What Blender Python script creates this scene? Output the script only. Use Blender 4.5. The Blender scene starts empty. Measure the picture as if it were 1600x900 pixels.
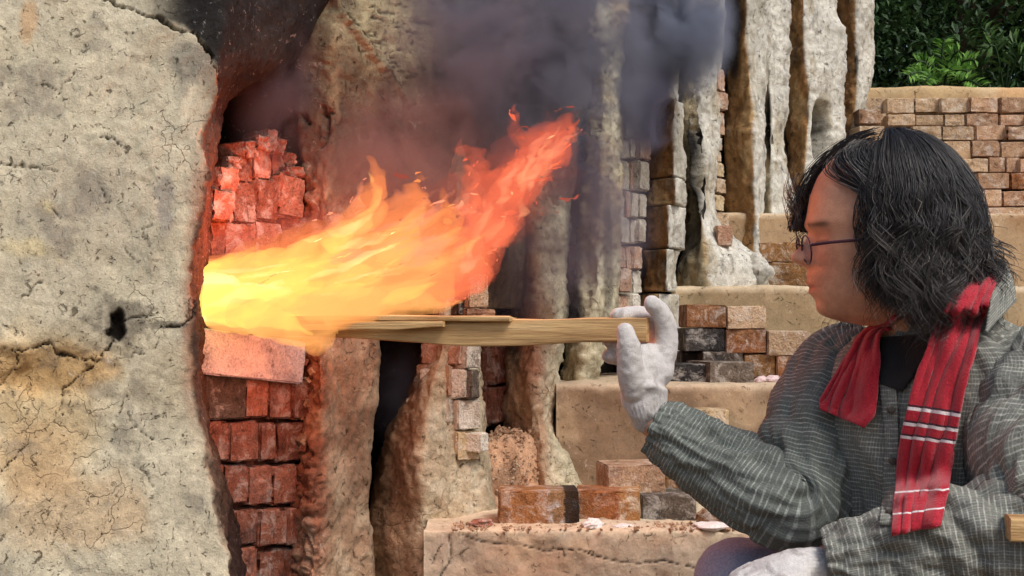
import bpy, bmesh, math, random
import numpy as np
from mathutils import Vector, Matrix

random.seed(7)
rng = np.random.default_rng(11)
scene = bpy.context.scene
COL = scene.collection

# ------------------------------------------------------------------ camera
F = 2000.0                      # focal length in pixels of the 1600x900 photograph
PITCH = math.atan(50.0 / F)
CAMZ = 0.88
cam_d = bpy.data.cameras.new('camera')
cam = bpy.data.objects.new('camera', cam_d)
COL.objects.link(cam)
cam.location = (0, 0, CAMZ)
cam.rotation_euler = (math.pi / 2 + PITCH, 0, 0)
cam_d.sensor_width = 36
cam_d.lens = F / 1600 * 36
cam_d.clip_start = 0.05
cam_d.clip_end = 500
scene.camera = cam

# ------------------------------------------------------------------ world, sun, exposure
SUN_EL, SUN_AZ = 52, 140        # azimuth measured clockwise from +Y (the view direction)
world = bpy.data.worlds.new('World')
scene.world = world
world.use_nodes = True
wn = world.node_tree.nodes
wl = world.node_tree.links
wn.clear()
wo = wn.new('ShaderNodeOutputWorld')
bg = wn.new('ShaderNodeBackground')
sky = wn.new('ShaderNodeTexSky')
sky.sky_type = 'NISHITA'
sky.sun_disc = False
sky.sun_elevation = math.radians(SUN_EL)
sky.sun_rotation = math.radians(SUN_AZ)
sky.air_density = 1.0
sky.dust_density = 4.0
sky.ozone_density = 0.6
bg.inputs['Strength'].default_value = 0.09
wl.new(sky.outputs[0], bg.inputs['Color'])
wl.new(bg.outputs[0], wo.inputs['Surface'])
sun_d = bpy.data.lights.new('sun', 'SUN')
sun_d.energy = 1.5
sun_d.angle = math.radians(22)
sun_d.color = (1.0, 0.96, 0.91)
sun = bpy.data.objects.new('sun', sun_d)
COL.objects.link(sun)
sdir = Vector((math.sin(math.radians(SUN_AZ)) * math.cos(math.radians(SUN_EL)),
               math.cos(math.radians(SUN_AZ)) * math.cos(math.radians(SUN_EL)),
               math.sin(math.radians(SUN_EL))))
sun.rotation_euler = sdir.to_track_quat('Z', 'Y').to_euler()
sun.location = sdir * 20

scene.view_settings.view_transform = 'Standard'
scene.view_settings.look = 'None'
scene.view_settings.exposure = 0.60
scene.view_settings.gamma = 1.0
scene.view_settings.use_curve_mapping = False
scene.render.engine = 'CYCLES'
cy = scene.cycles
cy.use_denoising = True
cy.max_bounces = 6
cy.diffuse_bounces = 3
cy.glossy_bounces = 2
cy.transmission_bounces = 4
cy.transparent_max_bounces = 24
cy.volume_bounces = 1
cy.volume_step_rate = 1.0
cy.sample_clamp_indirect = 4.0
cy.use_adaptive_sampling = True
cy.adaptive_threshold = 0.02

# ------------------------------------------------------------------ helpers
CP, SP = math.cos(PITCH), math.sin(PITCH)

def P(px, py, d):
    """photograph pixel + distance along the view axis -> world point (works on arrays)"""
    px, py, d = np.broadcast_arrays(np.asarray(px, float), np.asarray(py, float), np.asarray(d, float))
    x = (px - 800) / F * d
    v = -(py - 450) / F * d
    return np.stack([x, d * CP - v * SP, CAMZ + d * SP + v * CP], -1)

def PX(w):
    w = np.asarray(w, float)
    x = w[..., 0]; y = w[..., 1]; z = w[..., 2] - CAMZ
    d = y * CP + z * SP
    v = -y * SP + z * CP
    return np.stack([800 + x / d * F, 450 - v / d * F, d], -1)

def V3(px, py, d):
    return Vector(P(px, py, d).tolist())

def lin(r, g, b):
    def f(c):
        c /= 255.0
        return c / 12.92 if c <= 0.04045 else ((c + 0.055) / 1.055) ** 2.4
    return np.array([f(r), f(g), f(b)])

def _hash(ix, iy, iz, seed):
    h = (ix * 374761393 + iy * 668265263 + iz * 2147483647 + seed * 1274126177) & 0xFFFFFFFF
    h = ((h ^ (h >> 13)) * 1274126177) & 0xFFFFFFFF
    h = ((h ^ (h >> 15)) * 2246822519) & 0xFFFFFFFF
    return ((h ^ (h >> 16)) & 0xFFFFFF).astype(np.float64) / 0xFFFFFF

def noise(p, seed=0):
    """smooth value noise, -1..1"""
    p = np.asarray(p, float)
    i = np.floor(p).astype(np.int64)
    f = p - i
    f = f * f * f * (f * (f * 6 - 15) + 10)
    r = 0
    for dx in (0, 1):
        for dy in (0, 1):
            for dz in (0, 1):
                w = (f[..., 0] if dx else 1 - f[..., 0]) * (f[..., 1] if dy else 1 - f[..., 1]) * (f[..., 2] if dz else 1 - f[..., 2])
                r = r + w * _hash(i[..., 0] + dx, i[..., 1] + dy, i[..., 2] + dz, seed)
    return r * 2 - 1

def fbm(p, octv=4, seed=0, gain=0.5, lac=2.03):
    a, r, t = 1.0, 0, 0
    p = np.asarray(p, float)
    for k in range(octv):
        r = r + a * noise(p, seed + k * 17)
        t += a
        a *= gain
        p = p * lac + 3.7
    return r / t

def sstep(a, b, x):
    t = np.clip((np.asarray(x, float) - a) / (b - a), 0, 1)
    return t * t * (3 - 2 * t)

def mix(a, b, t):
    t = np.asarray(t, float)[..., None]
    return np.asarray(a) * (1 - t) + np.asarray(b) * t

def seg_dist(q, pts):
    """distance of 2D points q (n,2) to polyline pts, with the parameter along it"""
    q = np.asarray(q, float)
    best = np.full(q.shape[0], 1e9)
    tt = np.zeros(q.shape[0])
    pts = np.asarray(pts, float)
    for k in range(len(pts) - 1):
        a, b = pts[k], pts[k + 1]
        ab = b - a
        t = np.clip(((q - a) @ ab) / max(ab @ ab, 1e-9), 0, 1)
        dd = np.linalg.norm(q - (a + t[:, None] * ab), axis=1)
        m = dd < best
        best[m] = dd[m]
        tt[m] = (k + t[m]) / (len(pts) - 1)
    return best, tt

def interp_rows(rows, ys):
    """rows [[y, a, b...]] smoothly interpolated at ys"""
    rows = np.asarray(sorted(rows), float)
    out = []
    for c in range(1, rows.shape[1]):
        v = np.interp(ys, rows[:, 0], rows[:, c])
        out.append(v)
    out = np.stack(out, -1)
    k = max(3, int(len(ys) * 0.03) | 1)      # light smoothing of the corners
    if len(ys) > 12:
        pad = k // 2
        ext = np.concatenate([np.repeat(out[:1], pad, 0), out, np.repeat(out[-1:], pad, 0)])
        ker = np.ones(k) / k
        out = np.stack([np.convolve(ext[:, c], ker, 'valid') for c in range(out.shape[1])], -1)
    return out

def catmull(pts, n):
    pts = np.asarray(pts, float)
    m = len(pts)
    ext = np.vstack([2 * pts[0] - pts[1], pts, 2 * pts[-1] - pts[-2]])
    t = np.linspace(0, m - 1 - 1e-9, n)
    i = t.astype(int)
    f = (t - i)[:, None]
    p0, p1, p2, p3 = ext[i], ext[i + 1], ext[i + 2], ext[i + 3]
    return 0.5 * (2 * p1 + (p2 - p0) * f + (2 * p0 - 5 * p1 + 4 * p2 - p3) * f ** 2 + (3 * p1 - p0 - 3 * p2 + p3) * f ** 3)

def grid_faces(n, m, wrap=False, base=0):
    i = np.arange(n - 1)[:, None]
    j = np.arange(m if wrap else m - 1)[None, :]
    j2 = (j + 1) % m
    a = i * m + j
    b = i * m + j2
    c = (i + 1) * m + j2
    d = (i + 1) * m + j
    return np.stack([a, b, c, d], -1).reshape(-1, 4) + base

def make_mesh(name, verts, quads=None, tris=None, col=None, uv=None, smooth=True):
    verts = np.asarray(verts, float).reshape(-1, 3)
    me = bpy.data.meshes.new(name)
    nq = 0 if quads is None else len(quads)
    nt = 0 if tris is None else len(tris)
    me.vertices.add(len(verts))
    me.vertices.foreach_set('co', verts.ravel())
    me.loops.add(nq * 4 + nt * 3)
    idx = []
    if nq: idx.append(np.asarray(quads).ravel())
    if nt: idx.append(np.asarray(tris).ravel())
    idx = np.concatenate(idx).astype(np.int32)
    me.loops.foreach_set('vertex_index', idx)
    me.polygons.add(nq + nt)
    st = np.concatenate([np.arange(nq) * 4, nq * 4 + np.arange(nt) * 3]).astype(np.int32)
    me.polygons.foreach_set('loop_start', st)
    me.polygons.foreach_set('use_smooth', np.full(nq + nt, smooth))
    if col is not None:
        ca = me.color_attributes.new('Col', 'FLOAT_COLOR', 'POINT')
        c4 = np.ones((len(verts), 4))
        c4[:, :3] = np.clip(np.asarray(col).reshape(-1, 3), 0, 1)
        ca.data.foreach_set('color', c4.ravel())
    if uv is not None:
        l = me.uv_layers.new(name='UVMap')
        l.data.foreach_set('uv', np.asarray(uv).reshape(-1, 2)[idx].ravel())
    me.update(calc_edges=True)
    me.validate()
    return me

def link(name, me, mat=None, parent=None, label=None, cat=None, group=None, kind=None):
    o = bpy.data.objects.new(name, me)
    COL.objects.link(o)
    if mat is not None and me is not None:
        if not me.materials:
            me.materials.append(mat)
        elif me.materials[0] is not mat:
            o.material_slots[0].link = 'OBJECT'
            o.material_slots[0].material = mat
    if parent is not None:
        o.parent = parent
    tag(o, label, cat, group, kind)
    return o

def tag(o, label=None, cat=None, group=None, kind=None):
    if label: o['label'] = label
    if cat: o['category'] = cat
    if group: o['group'] = group
    if kind: o['kind'] = kind
    return o

def empty(name, loc=(0, 0, 0), **k):
    o = bpy.data.objects.new(name, None)
    COL.objects.link(o)
    o.location = loc
    o.empty_display_size = 0.05
    return tag(o, **k)

def adopt(child, parent):
    """parent while keeping the child's place (parents are only translated)"""
    child.parent = parent
    child.location = Vector(child.location) - Vector(parent.location)
    return child

def grid_normals(Vg, wrap):
    if wrap:
        du = np.roll(Vg, -1, 1) - np.roll(Vg, 1, 1)
    else:
        du = np.gradient(Vg, axis=1)
    dv = np.gradient(Vg, axis=0)
    n = np.cross(du, dv)
    return n / np.maximum(np.linalg.norm(n, axis=-1, keepdims=True), 1e-9)

# ------------------------------------------------------------------ materials
def new_mat(name):
    m = bpy.data.materials.new(name)
    m.use_nodes = True
    nt = m.node_tree
    nt.nodes.clear()
    out = nt.nodes.new('ShaderNodeOutputMaterial')
    return m, nt, out

def N(nt, typ, **k):
    n = nt.nodes.new(typ)
    for a, b in k.items():
        if a in n.inputs:
            n.inputs[a].default_value = b
        else:
            setattr(n, a, b)
    return n

def ramp(nt, stops, src, interp='LINEAR'):
    r = nt.nodes.new('ShaderNodeValToRGB')
    r.color_ramp.interpolation = interp
    e = r.color_ramp.elements
    while len(e) < len(stops):
        e.new(0.5)
    for k, (p, c) in enumerate(stops):
        e[k].position = p
        e[k].color = (c, c, c, 1) if isinstance(c, (int, float)) else (*c, 1)
    nt.links.new(src, r.inputs[0])
    return r.outputs[0]

def mixc(nt, a, b, fac, mode='MIX'):
    m = nt.nodes.new('ShaderNodeMix')
    m.data_type = 'RGBA'
    m.blend_type = mode
    for s, v in ((m.inputs[6], a), (m.inputs[7], b), (m.inputs[0], fac)):
        if isinstance(v, bpy.types.NodeSocket):
            nt.links.new(v, s)
        elif isinstance(v, (int, float)):
            s.default_value = v
        else:
            s.default_value = (*v, 1)
    return m.outputs[2]

def tex_noise(nt, vec, scale, detail=4, rough=0.6, dist=0.0):
    n = N(nt, 'ShaderNodeTexNoise', Scale=scale, Detail=detail, Roughness=rough, Distortion=dist)
    nt.links.new(vec, n.inputs['Vector'])
    return n.outputs[0]

def clay_mat(name, fine=1.0, bump=1.0, base=None, var=0.35, rough=0.93, grit=1.0, cracks=0.0, mid=1.0):
    """earthy matt surface: colour from the mesh's stain map (or base), broken up by noise, with fine relief"""
    m, nt, out = new_mat(name)
    L = nt.links
    tc = N(nt, 'ShaderNodeTexCoord')
    vec = tc.outputs['Object']
    if base is None:
        a = N(nt, 'ShaderNodeAttribute', attribute_name='Col')
        c = a.outputs['Color']
    else:
        rgb = N(nt, 'ShaderNodeRGB')
        rgb.outputs[0].default_value = (*base, 1)
        c = rgb.outputs[0]
    n1 = tex_noise(nt, vec, 9 * fine, 6, 0.65, 0.4)
    n2 = tex_noise(nt, vec, 60 * fine, 5, 0.7, 0.2)
    n3 = tex_noise(nt, vec, 260 * fine, 3, 0.7)
    c = mixc(nt, c, ramp(nt, [(0.25, 1 - var), (0.75, 1 + var)], n1), 1.0, 'MULTIPLY')
    c = mixc(nt, c, ramp(nt, [(0.3, 1 - var * 0.8), (0.7, 1 + var * 0.6)], n2), 1.0, 'MULTIPLY')
    # dark pits and straw flecks
    st = N(nt, 'ShaderNodeMapping')
    st.inputs['Scale'].default_value = (1, 1, 0.45)
    st.inputs['Rotation'].default_value = (0.3, 0.6, 0.2)
    L.new(vec, st.inputs[0])
    fl = tex_noise(nt, st.outputs[0], 120 * fine, 4, 0.75, 1.2)
    pit = ramp(nt, [(0.325, 0.0), (0.36, 1.0)], fl)
    gate = ramp(nt, [(0.42, 1.0), (0.60, 0.0)], n1)
    pitg = N(nt, 'ShaderNodeMath', operation='MAXIMUM')
    L.new(pit, pitg.inputs[0])
    gm = N(nt, 'ShaderNodeMath', operation='MULTIPLY')
    L.new(gate, gm.inputs[0])
    gm.inputs[1].default_value = 0.6
    L.new(gm.outputs[0], pitg.inputs[1])
    c = mixc(nt, c, mixc(nt, c, (0.35, 0.30, 0.25), 1.0, 'MULTIPLY'), ramp(nt, [(0, 0.85), (1, 0.0)], pitg.outputs[0]))
    c = mixc(nt, c, ramp(nt, [(0.35, 0.75), (0.7, 1.2)], n3), 0.6 * grit, 'MULTIPLY')
    sk = tex_noise(nt, vec, 46 * fine, 7, 0.78, 0.9)          # crisp chips and chaff marks
    chip = ramp(nt, [(0.355, 1.0), (0.40, 0.0)], sk)
    c = mixc(nt, c, mixc(nt, c, (0.42, 0.38, 0.33), 1.0, 'MULTIPLY'), chip)
    c = mixc(nt, c, mixc(nt, c, (1.0, 0.97, 0.90), 0.22), ramp(nt, [(0.60, 0.0), (0.66, 1.0)], sk))
    h = N(nt, 'ShaderNodeMath', operation='MULTIPLY_ADD')
    L.new(n2, h.inputs[0]); h.inputs[1].default_value = mid
    h2 = N(nt, 'ShaderNodeMath', operation='MULTIPLY_ADD')
    L.new(n3, h2.inputs[0]); h2.inputs[1].default_value = 0.35 * grit
    L.new(pitg.outputs[0], h2.inputs[2])
    L.new(h2.outputs[0], h.inputs[2])
    hc = N(nt, 'ShaderNodeMath', operation='MULTIPLY_ADD')
    L.new(chip, hc.inputs[0]); hc.inputs[1].default_value = -0.7; L.new(h.outputs[0], hc.inputs[2])
    hh = hc.outputs[0]
    if cracks > 0:
        wv = N(nt, 'ShaderNodeVectorMath', operation='MULTIPLY_ADD')
        nc = N(nt, 'ShaderNodeTexNoise', Scale=14 * fine, Detail=4)
        L.new(vec, nc.inputs['Vector'])
        L.new(nc.outputs['Color'], wv.inputs[0])
        wv.inputs[1].default_value = (0.10, 0.10, 0.10)
        L.new(vec, wv.inputs[2])
        vo = N(nt, 'ShaderNodeTexVoronoi', feature='DISTANCE_TO_EDGE', Scale=11 * fine)
        L.new(wv.outputs[0], vo.inputs['Vector'])
        cr = ramp(nt, [(0.0, 1.0), (0.018, 0.0)], vo.outputs['Distance'])
        mk = ramp(nt, [(0.50, 0.0), (0.60, 1.0)], tex_noise(nt, vec, 4.5 * fine, 3))
        cm = N(nt, 'ShaderNodeMath', operation='MULTIPLY')
        L.new(cr, cm.inputs[0]); L.new(mk, cm.inputs[1])
        cs = N(nt, 'ShaderNodeMath', operation='MULTIPLY')
        L.new(cm.outputs[0], cs.inputs[0]); cs.inputs[1].default_value = cracks
        c = mixc(nt, c, mixc(nt, c, (0.25, 0.2, 0.16), 1.0, 'MULTIPLY'), cs.outputs[0])
        sb = N(nt, 'ShaderNodeMath', operation='SUBTRACT')
        L.new(hh, sb.inputs[0]); L.new(cs.outputs[0], sb.inputs[1])
        hh = sb.outputs[0]
    b = N(nt, 'ShaderNodeBump', Strength=1.0, Distance=0.004 * bump / fine ** 0.5)
    L.new(hh, b.inputs['Height'])
    s = N(nt, 'ShaderNodeBsdfPrincipled', Roughness=rough)
    s.inputs['Specular IOR Level'].default_value = 0.25
    L.new(c, s.inputs['Base Color'])
    L.new(b.outputs[0], s.inputs['Normal'])
    L.new(s.outputs[0], out.inputs['Surface'])
    return m

def brick_mat(name, c1, c2, c3, var=0.5, fine=1.0, rough=0.9):
    """fired brick: two body tones blotched with ash or soot (c3), pitted"""
    m, nt, out = new_mat(name)
    L = nt.links
    tc = N(nt, 'ShaderNodeTexCoord')
    oi = N(nt, 'ShaderNodeObjectInfo')
    off = N(nt, 'ShaderNodeVectorMath', operation='MULTIPLY_ADD')
    geo = N(nt, 'ShaderNodeNewGeometry')
    L.new(geo.outputs['Position'], off.inputs[0])
    off.inputs[1].default_value = (1, 1, 1)
    L.new(oi.outputs['Random'], off.inputs[2])
    vec = off.outputs[0]
    n1 = tex_noise(nt, vec, 14 * fine, 5, 0.65, 0.6)
    n2 = tex_noise(nt, vec, 70 * fine, 5, 0.7, 0.2)
    n3 = tex_noise(nt, vec, 240 * fine, 3, 0.7)
    c = mixc(nt, c1, c2, ramp(nt, [(0.35, 0.0), (0.65, 1.0)], n1))
    n4 = tex_noise(nt, vec, 7 * fine, 6, 0.7, 0.8)
    c = mixc(nt, c, c3, ramp(nt, [(0.52, 0.0), (0.66, 0.85)], n4))
    c = mixc(nt, c, ramp(nt, [(0.0, 1 - 0.55 * var), (1.0, 1 + 0.45 * var)], oi.outputs['Random']), 1.0, 'MULTIPLY')
    c = mixc(nt, c, ramp(nt, [(0.3, 1 - 0.6 * var), (0.7, 1 + 0.5 * var)], n2), 1.0, 'MULTIPLY')
    c = mixc(nt, c, ramp(nt, [(0.3, 0.45), (0.5, 1.0), (0.75, 1.25)], n3), 0.85, 'MULTIPLY')
    n5 = tex_noise(nt, vec, 26 * fine, 6, 0.75, 0.5)
    c = mixc(nt, c, mixc(nt, c, (0.9, 0.86, 0.78), 0.35), ramp(nt, [(0.5, 0.0), (0.62, 1.0)], n5))
    c = mixc(nt, c, mixc(nt, c, (0.3, 0.26, 0.24), 1.0, 'MULTIPLY'), ramp(nt, [(0.34, 0.8), (0.42, 0.0)], n5))
    h = N(nt, 'ShaderNodeMath', operation='MULTIPLY_ADD')
    L.new(n3, h.inputs[0]); h.inputs[1].default_value = 0.5; L.new(n2, h.inputs[2])
    b = N(nt, 'ShaderNodeBump', Strength=0.9, Distance=0.008)
    L.new(h.outputs[0], b.inputs['Height'])
    s = N(nt, 'ShaderNodeBsdfPrincipled', Roughness=rough)
    s.inputs['Specular IOR Level'].default_value = 0.3
    L.new(c, s.inputs['Base Color'])
    L.new(b.outputs[0], s.inputs['Normal'])
    L.new(s.outputs[0], out.inputs['Surface'])
    return m

M = {}
M['clay'] = clay_mat('kiln clay', 1.0, 1.3, cracks=0.3, var=0.36, mid=0.9)
M['plaster'] = clay_mat('mud plaster', 1.25, 1.1, cracks=0.4, var=0.27, mid=0.6)
M['clay_far'] = clay_mat('kiln clay lime', 1.0, 1.6, cracks=0.25, var=0.3)
M['concrete'] = clay_mat('step concrete', 0.8, 0.5, base=lin(186, 158, 126), var=0.16, grit=0.8)
M['ground'] = clay_mat('earth ground', 0.5, 1.5, base=lin(120, 98, 74), var=0.3)
M['brick_red'] = brick_mat('brick scorched red', lin(150, 94, 74), lin(172, 116, 94), lin(108, 86, 80))
M['brick_pale'] = brick_mat('brick lime washed', lin(206, 198, 180), lin(222, 216, 202), lin(164, 142, 120), var=0.25)
M['brick_pink'] = brick_mat('brick pale pink', lin(186, 144, 118), lin(196, 160, 136), lin(216, 206, 188), var=0.35)
M['brick_orange'] = brick_mat('brick rust orange', lin(146, 92, 56), lin(172, 122, 80), lin(96, 74, 58))
M['brick_tan'] = brick_mat('brick tan', lin(186, 158, 126), lin(202, 174, 142), lin(164, 136, 108), var=0.35)
M['brick_rosy'] = brick_mat('brick rosy tan', lin(182, 142, 112), lin(196, 164, 132), lin(152, 112, 86), var=0.45)
M['brick_dark'] = brick_mat('brick sooty', lin(84, 74, 64), lin(110, 98, 86), lin(44, 42, 42))
M['brick_black'] = brick_mat('brick black', lin(34, 33, 34), lin(46, 44, 44), lin(70, 64, 58), var=0.3, rough=0.6)
M['brick_cream'] = brick_mat('brick cream edge', lin(206, 186, 150), lin(194, 168, 126), lin(170, 136, 98), var=0.3)
M['brick_ochre'] = brick_mat('brick ochre rough', lin(128, 92, 56), lin(156, 114, 70), lin(84, 60, 42), var=0.4)
# ================================================================== the setting: ground, steps, terrace wall
def z_of(rel):
    return CAMZ + rel

def slab(name, x0, x1, y0, y1, z0, z1, yaw_drop=0.0, mat=None, kind='structure', seed=1, rough=0.004, res=0.02, tint=None, cracks=()):
    """rounded, slightly uneven solid block; yaw_drop brings the right end nearer"""
    nx = max(4, int((x1 - x0) / res)); nz = max(4, int((z1 - z0) / res)); ny = max(4, int((y1 - y0) / (res * 2)))
    def side(n):
        return np.linspace(0, 1, n)
    # profile in (y,z): front bottom -> front top -> back top -> back bottom, lofted along x
    prof = [(y0, z0 + (z1 - z0) * t) for t in side(nz)[:-1]] + [(y0 + (y1 - y0) * t, z1) for t in side(ny)] + [(y1, z1 - (z1 - z0) * t) for t in side(4)[1:]]
    prof = np.array(prof)
    k = 2
    for _ in range(1 if res > 0.007 else 2):
        prof[1:-1] = prof[1:-1] * 0.5 + (prof[:-2] + prof[2:]) * 0.25
    xs = np.linspace(x0, x1, nx)
    V = np.zeros((len(prof), nx, 3))
    V[..., 0] = xs[None, :]
    V[..., 1] = prof[:, 0][:, None] - yaw_drop * (xs - x0)[None, :]
    V[..., 2] = prof[:, 1][:, None]
    n = grid_normals(V, False)
    V = V + n * (fbm(V * 6, 3, seed)[..., None] * rough * 2 + fbm(V * 40, 3, seed + 5)[..., None] * rough * 0.6)
    quads = grid_faces(len(prof), nx)
    m = len(prof)
    # end caps
    cl = len(V.reshape(-1, 3))
    allv = np.vstack([V.reshape(-1, 3), V[:, 0].mean(0)[None], V[:, -1].mean(0)[None]])
    tris = [(cl, (i + 1) * nx, i * nx) for i in range(m - 1)] + [(cl + 1, i * nx + nx - 1, (i + 1) * nx + nx - 1) for i in range(m - 1)]
    tris += [(cl, 0, (m - 1) * nx), (cl + 1, (m - 1) * nx + nx - 1, nx - 1)]
    colr = None
    if tint is not None:
        colr = tint(allv)
    if cracks:
        q = PX(allv)
        fm = (np.abs(allv[:, 1] - (y0 - yaw_drop * (allv[:, 0] - x0))) < 0.03)
        for pl, wd, dp in cracks:
            di, tt = seg_dist(q[:, :2] + 3 * fbm(q * np.array([0.08, 0.08, 0]), 3, 5)[:, None], pl)
            g = np.exp(-(di / wd) ** 2) * fm
            allv[:, 1] += g * dp
            colr = mix(colr, lin(60, 46, 36), g * 0.8)
    me = make_mesh(name, allv, quads, tris, col=colr)
    return link(name, me, mat, kind=kind)

def step_tint(base, seed, top=None):
    def f(v):
        c = np.tile(base, (len(v), 1))
        n = fbm(v * 4, 4, seed)
        c = mix(c, base * np.array([0.78, 0.74, 0.70]), sstep(-0.1, 0.5, n))
        c = mix(c, lin(200, 176, 142), sstep(0.15, 0.5, fbm(v * 9, 3, seed + 3)) * 0.5)
        st = fbm(v * np.array([14, 14, 2.0]), 3, seed + 7)
        c = mix(c, base * 0.6, sstep(0.15, 0.6, st) * 0.5)
        c = mix(c, base * np.array([0.92, 0.70, 0.58]), sstep(0.1, 0.45, fbm(v * np.array([3, 3, 5]), 4, seed + 13)) * 0.7)
        if top is not None:      # worn, dusty arris
            c = mix(c, lin(214, 196, 168), sstep(0.022, 0.004, np.abs(v[:, 2] - top) + 0.010 * fbm(v * 30, 3, seed + 9)) * 0.6)
        return c
    return f

M['step'] = clay_mat('step concrete stained', 0.9, 0.45, var=0.16, grit=0.8)
# ground: one sheet to the horizon, climbing beside the kiln
gy = np.concatenate([np.linspace(-60, 1, 20), np.linspace(1.2, 6.4, 30), np.linspace(7, 300, 40)])
gx = np.concatenate([np.linspace(-200, -4, 12), np.linspace(-3.5, 6, 40), np.linspace(7, 200, 12)])
GX, GY = np.meshgrid(gx, gy)
gz = np.interp(GY, [-60, 2.0, 2.6, 5.0, 6.0, 20, 300], [0, 0, 0.02, 0.9, 1.62, 2.2, 9]) + fbm(np.stack([GX, GY, GX * 0], -1) * 0.9, 3, 2) * 0.03 * (GY > 5.4)
gv = np.stack([GX, GY, gz - 0.004], -1)
link('ground', make_mesh('ground', gv, grid_faces(*GX.shape)), M['ground'], kind='structure')

STEP = {0: (-0.64, 2.14), 1: (-0.396, 2.43), 2: (-0.144, 2.90), 3: (0.089, 3.37), 4: (0.325, 3.84)}
def step_top(k):
    return z_of(STEP[k][0])
def wall_x(y):                       # foot line of the kiln
    return float(np.interp(y, [2.0, 2.43, 2.9, 3.37, 3.84, 5.1], [-0.45, -0.185, 0.11, 0.44, 0.70, 1.38]))
SB = lin(172, 147, 119)
slab('step', -0.34, 3.4, 2.14, 2.60, -0.05, step_top(0), 0.03, M['step'], seed=3, tint=step_tint(SB * 0.85, 3))
s1 = slab('step', -0.167, 3.4, 2.43, 3.05, 0.1, step_top(1), 0.035, M['step'], seed=4, res=0.0032, tint=step_tint(lin(194, 178, 156), 4, step_top(1)), rough=0.006,
          cracks=[([(722, 836), (760, 848), (820, 852), (850, 862), (900, 858), (940, 872), (985, 880), (1040, 878), (1100, 890)], 0.9, 0.004), ([(700, 835), (705, 870), (685, 905)], 1.1, 0.005), ([(690, 850), (676, 880)], 1.0, 0.005)])
slab('step', 0.10, 3.4, 2.90, 3.52, 0.3, step_top(2), 0.04, M['step'], seed=5, res=0.008, tint=step_tint(SB * 0.66, 5, step_top(2)), rough=0.006)
slab('step', 0.42, 3.4, 3.37, 4.0, 0.5, step_top(3), 0.03, M['step'], seed=6, tint=step_tint(lin(166, 146, 114), 6, step_top(3)), res=0.01)
slab('step', 0.60, 3.4, 3.84, 5.1, 0.7, step_top(4), 0.02, M['step'], seed=8, tint=step_tint(lin(172, 146, 114), 8, step_top(4)), res=0.012)
link_wall = slab('terrace_wall', 1.372, 4.2, 5.02, 5.30, 1.0, z_of(0.925), 0.02, M['step'], kind=None, seed=9, tint=step_tint(lin(204, 180, 140), 9))
tag(link_wall, 'low beige concrete terrace wall topping the brick stack below the trees', 'wall')

# ================================================================== the kiln
kiln = empty('clay_kiln', (0, 0, 0), label='long stepped clay kiln with rough buttresses and brick ports, soot blackened', cat='kiln')

def cross(rows, ys, counts, smooth_it, back):
    """rows: y, xl, xc, xr, dl, dc, dr  ->  grid of world points (bottom row first)"""
    R = interp_rows(rows, ys)
    segs = []
    out = []
    zc = P(R[:, 1], ys, R[:, 4])[:, 2]
    def pt(px, d):
        return np.stack([(px - 800) / F * d, d * CP - (zc - CAMZ - d * SP) / CP * SP * 0, zc], -1)
    Lp, Cp, Rp = pt(R[:, 0], R[:, 3]), pt(R[:, 1], R[:, 4]), pt(R[:, 2], R[:, 5])
    L0 = pt(R[:, 0] + 4, R[:, 3] + back); R0 = pt(R[:, 2] - 14, R[:, 5] + back)
    poly = [L0, Lp, Cp, Rp, R0]
    pts, fl = [], []
    for e in range(5):
        a, b = poly[e], poly[(e + 1) % 5]
        for k in range(counts[e]):
            t = k / counts[e]
            pts.append(a * (1 - t) + b * t)
            fl.append(1.0 if e <= 1 else 0.0)
    V = np.stack(pts, 1)
    for _ in range(smooth_it):
        V = V * 0.5 + (np.roll(V, 1, 1) + np.roll(V, -1, 1)) * 0.25
    return V, np.array(fl)

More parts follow.
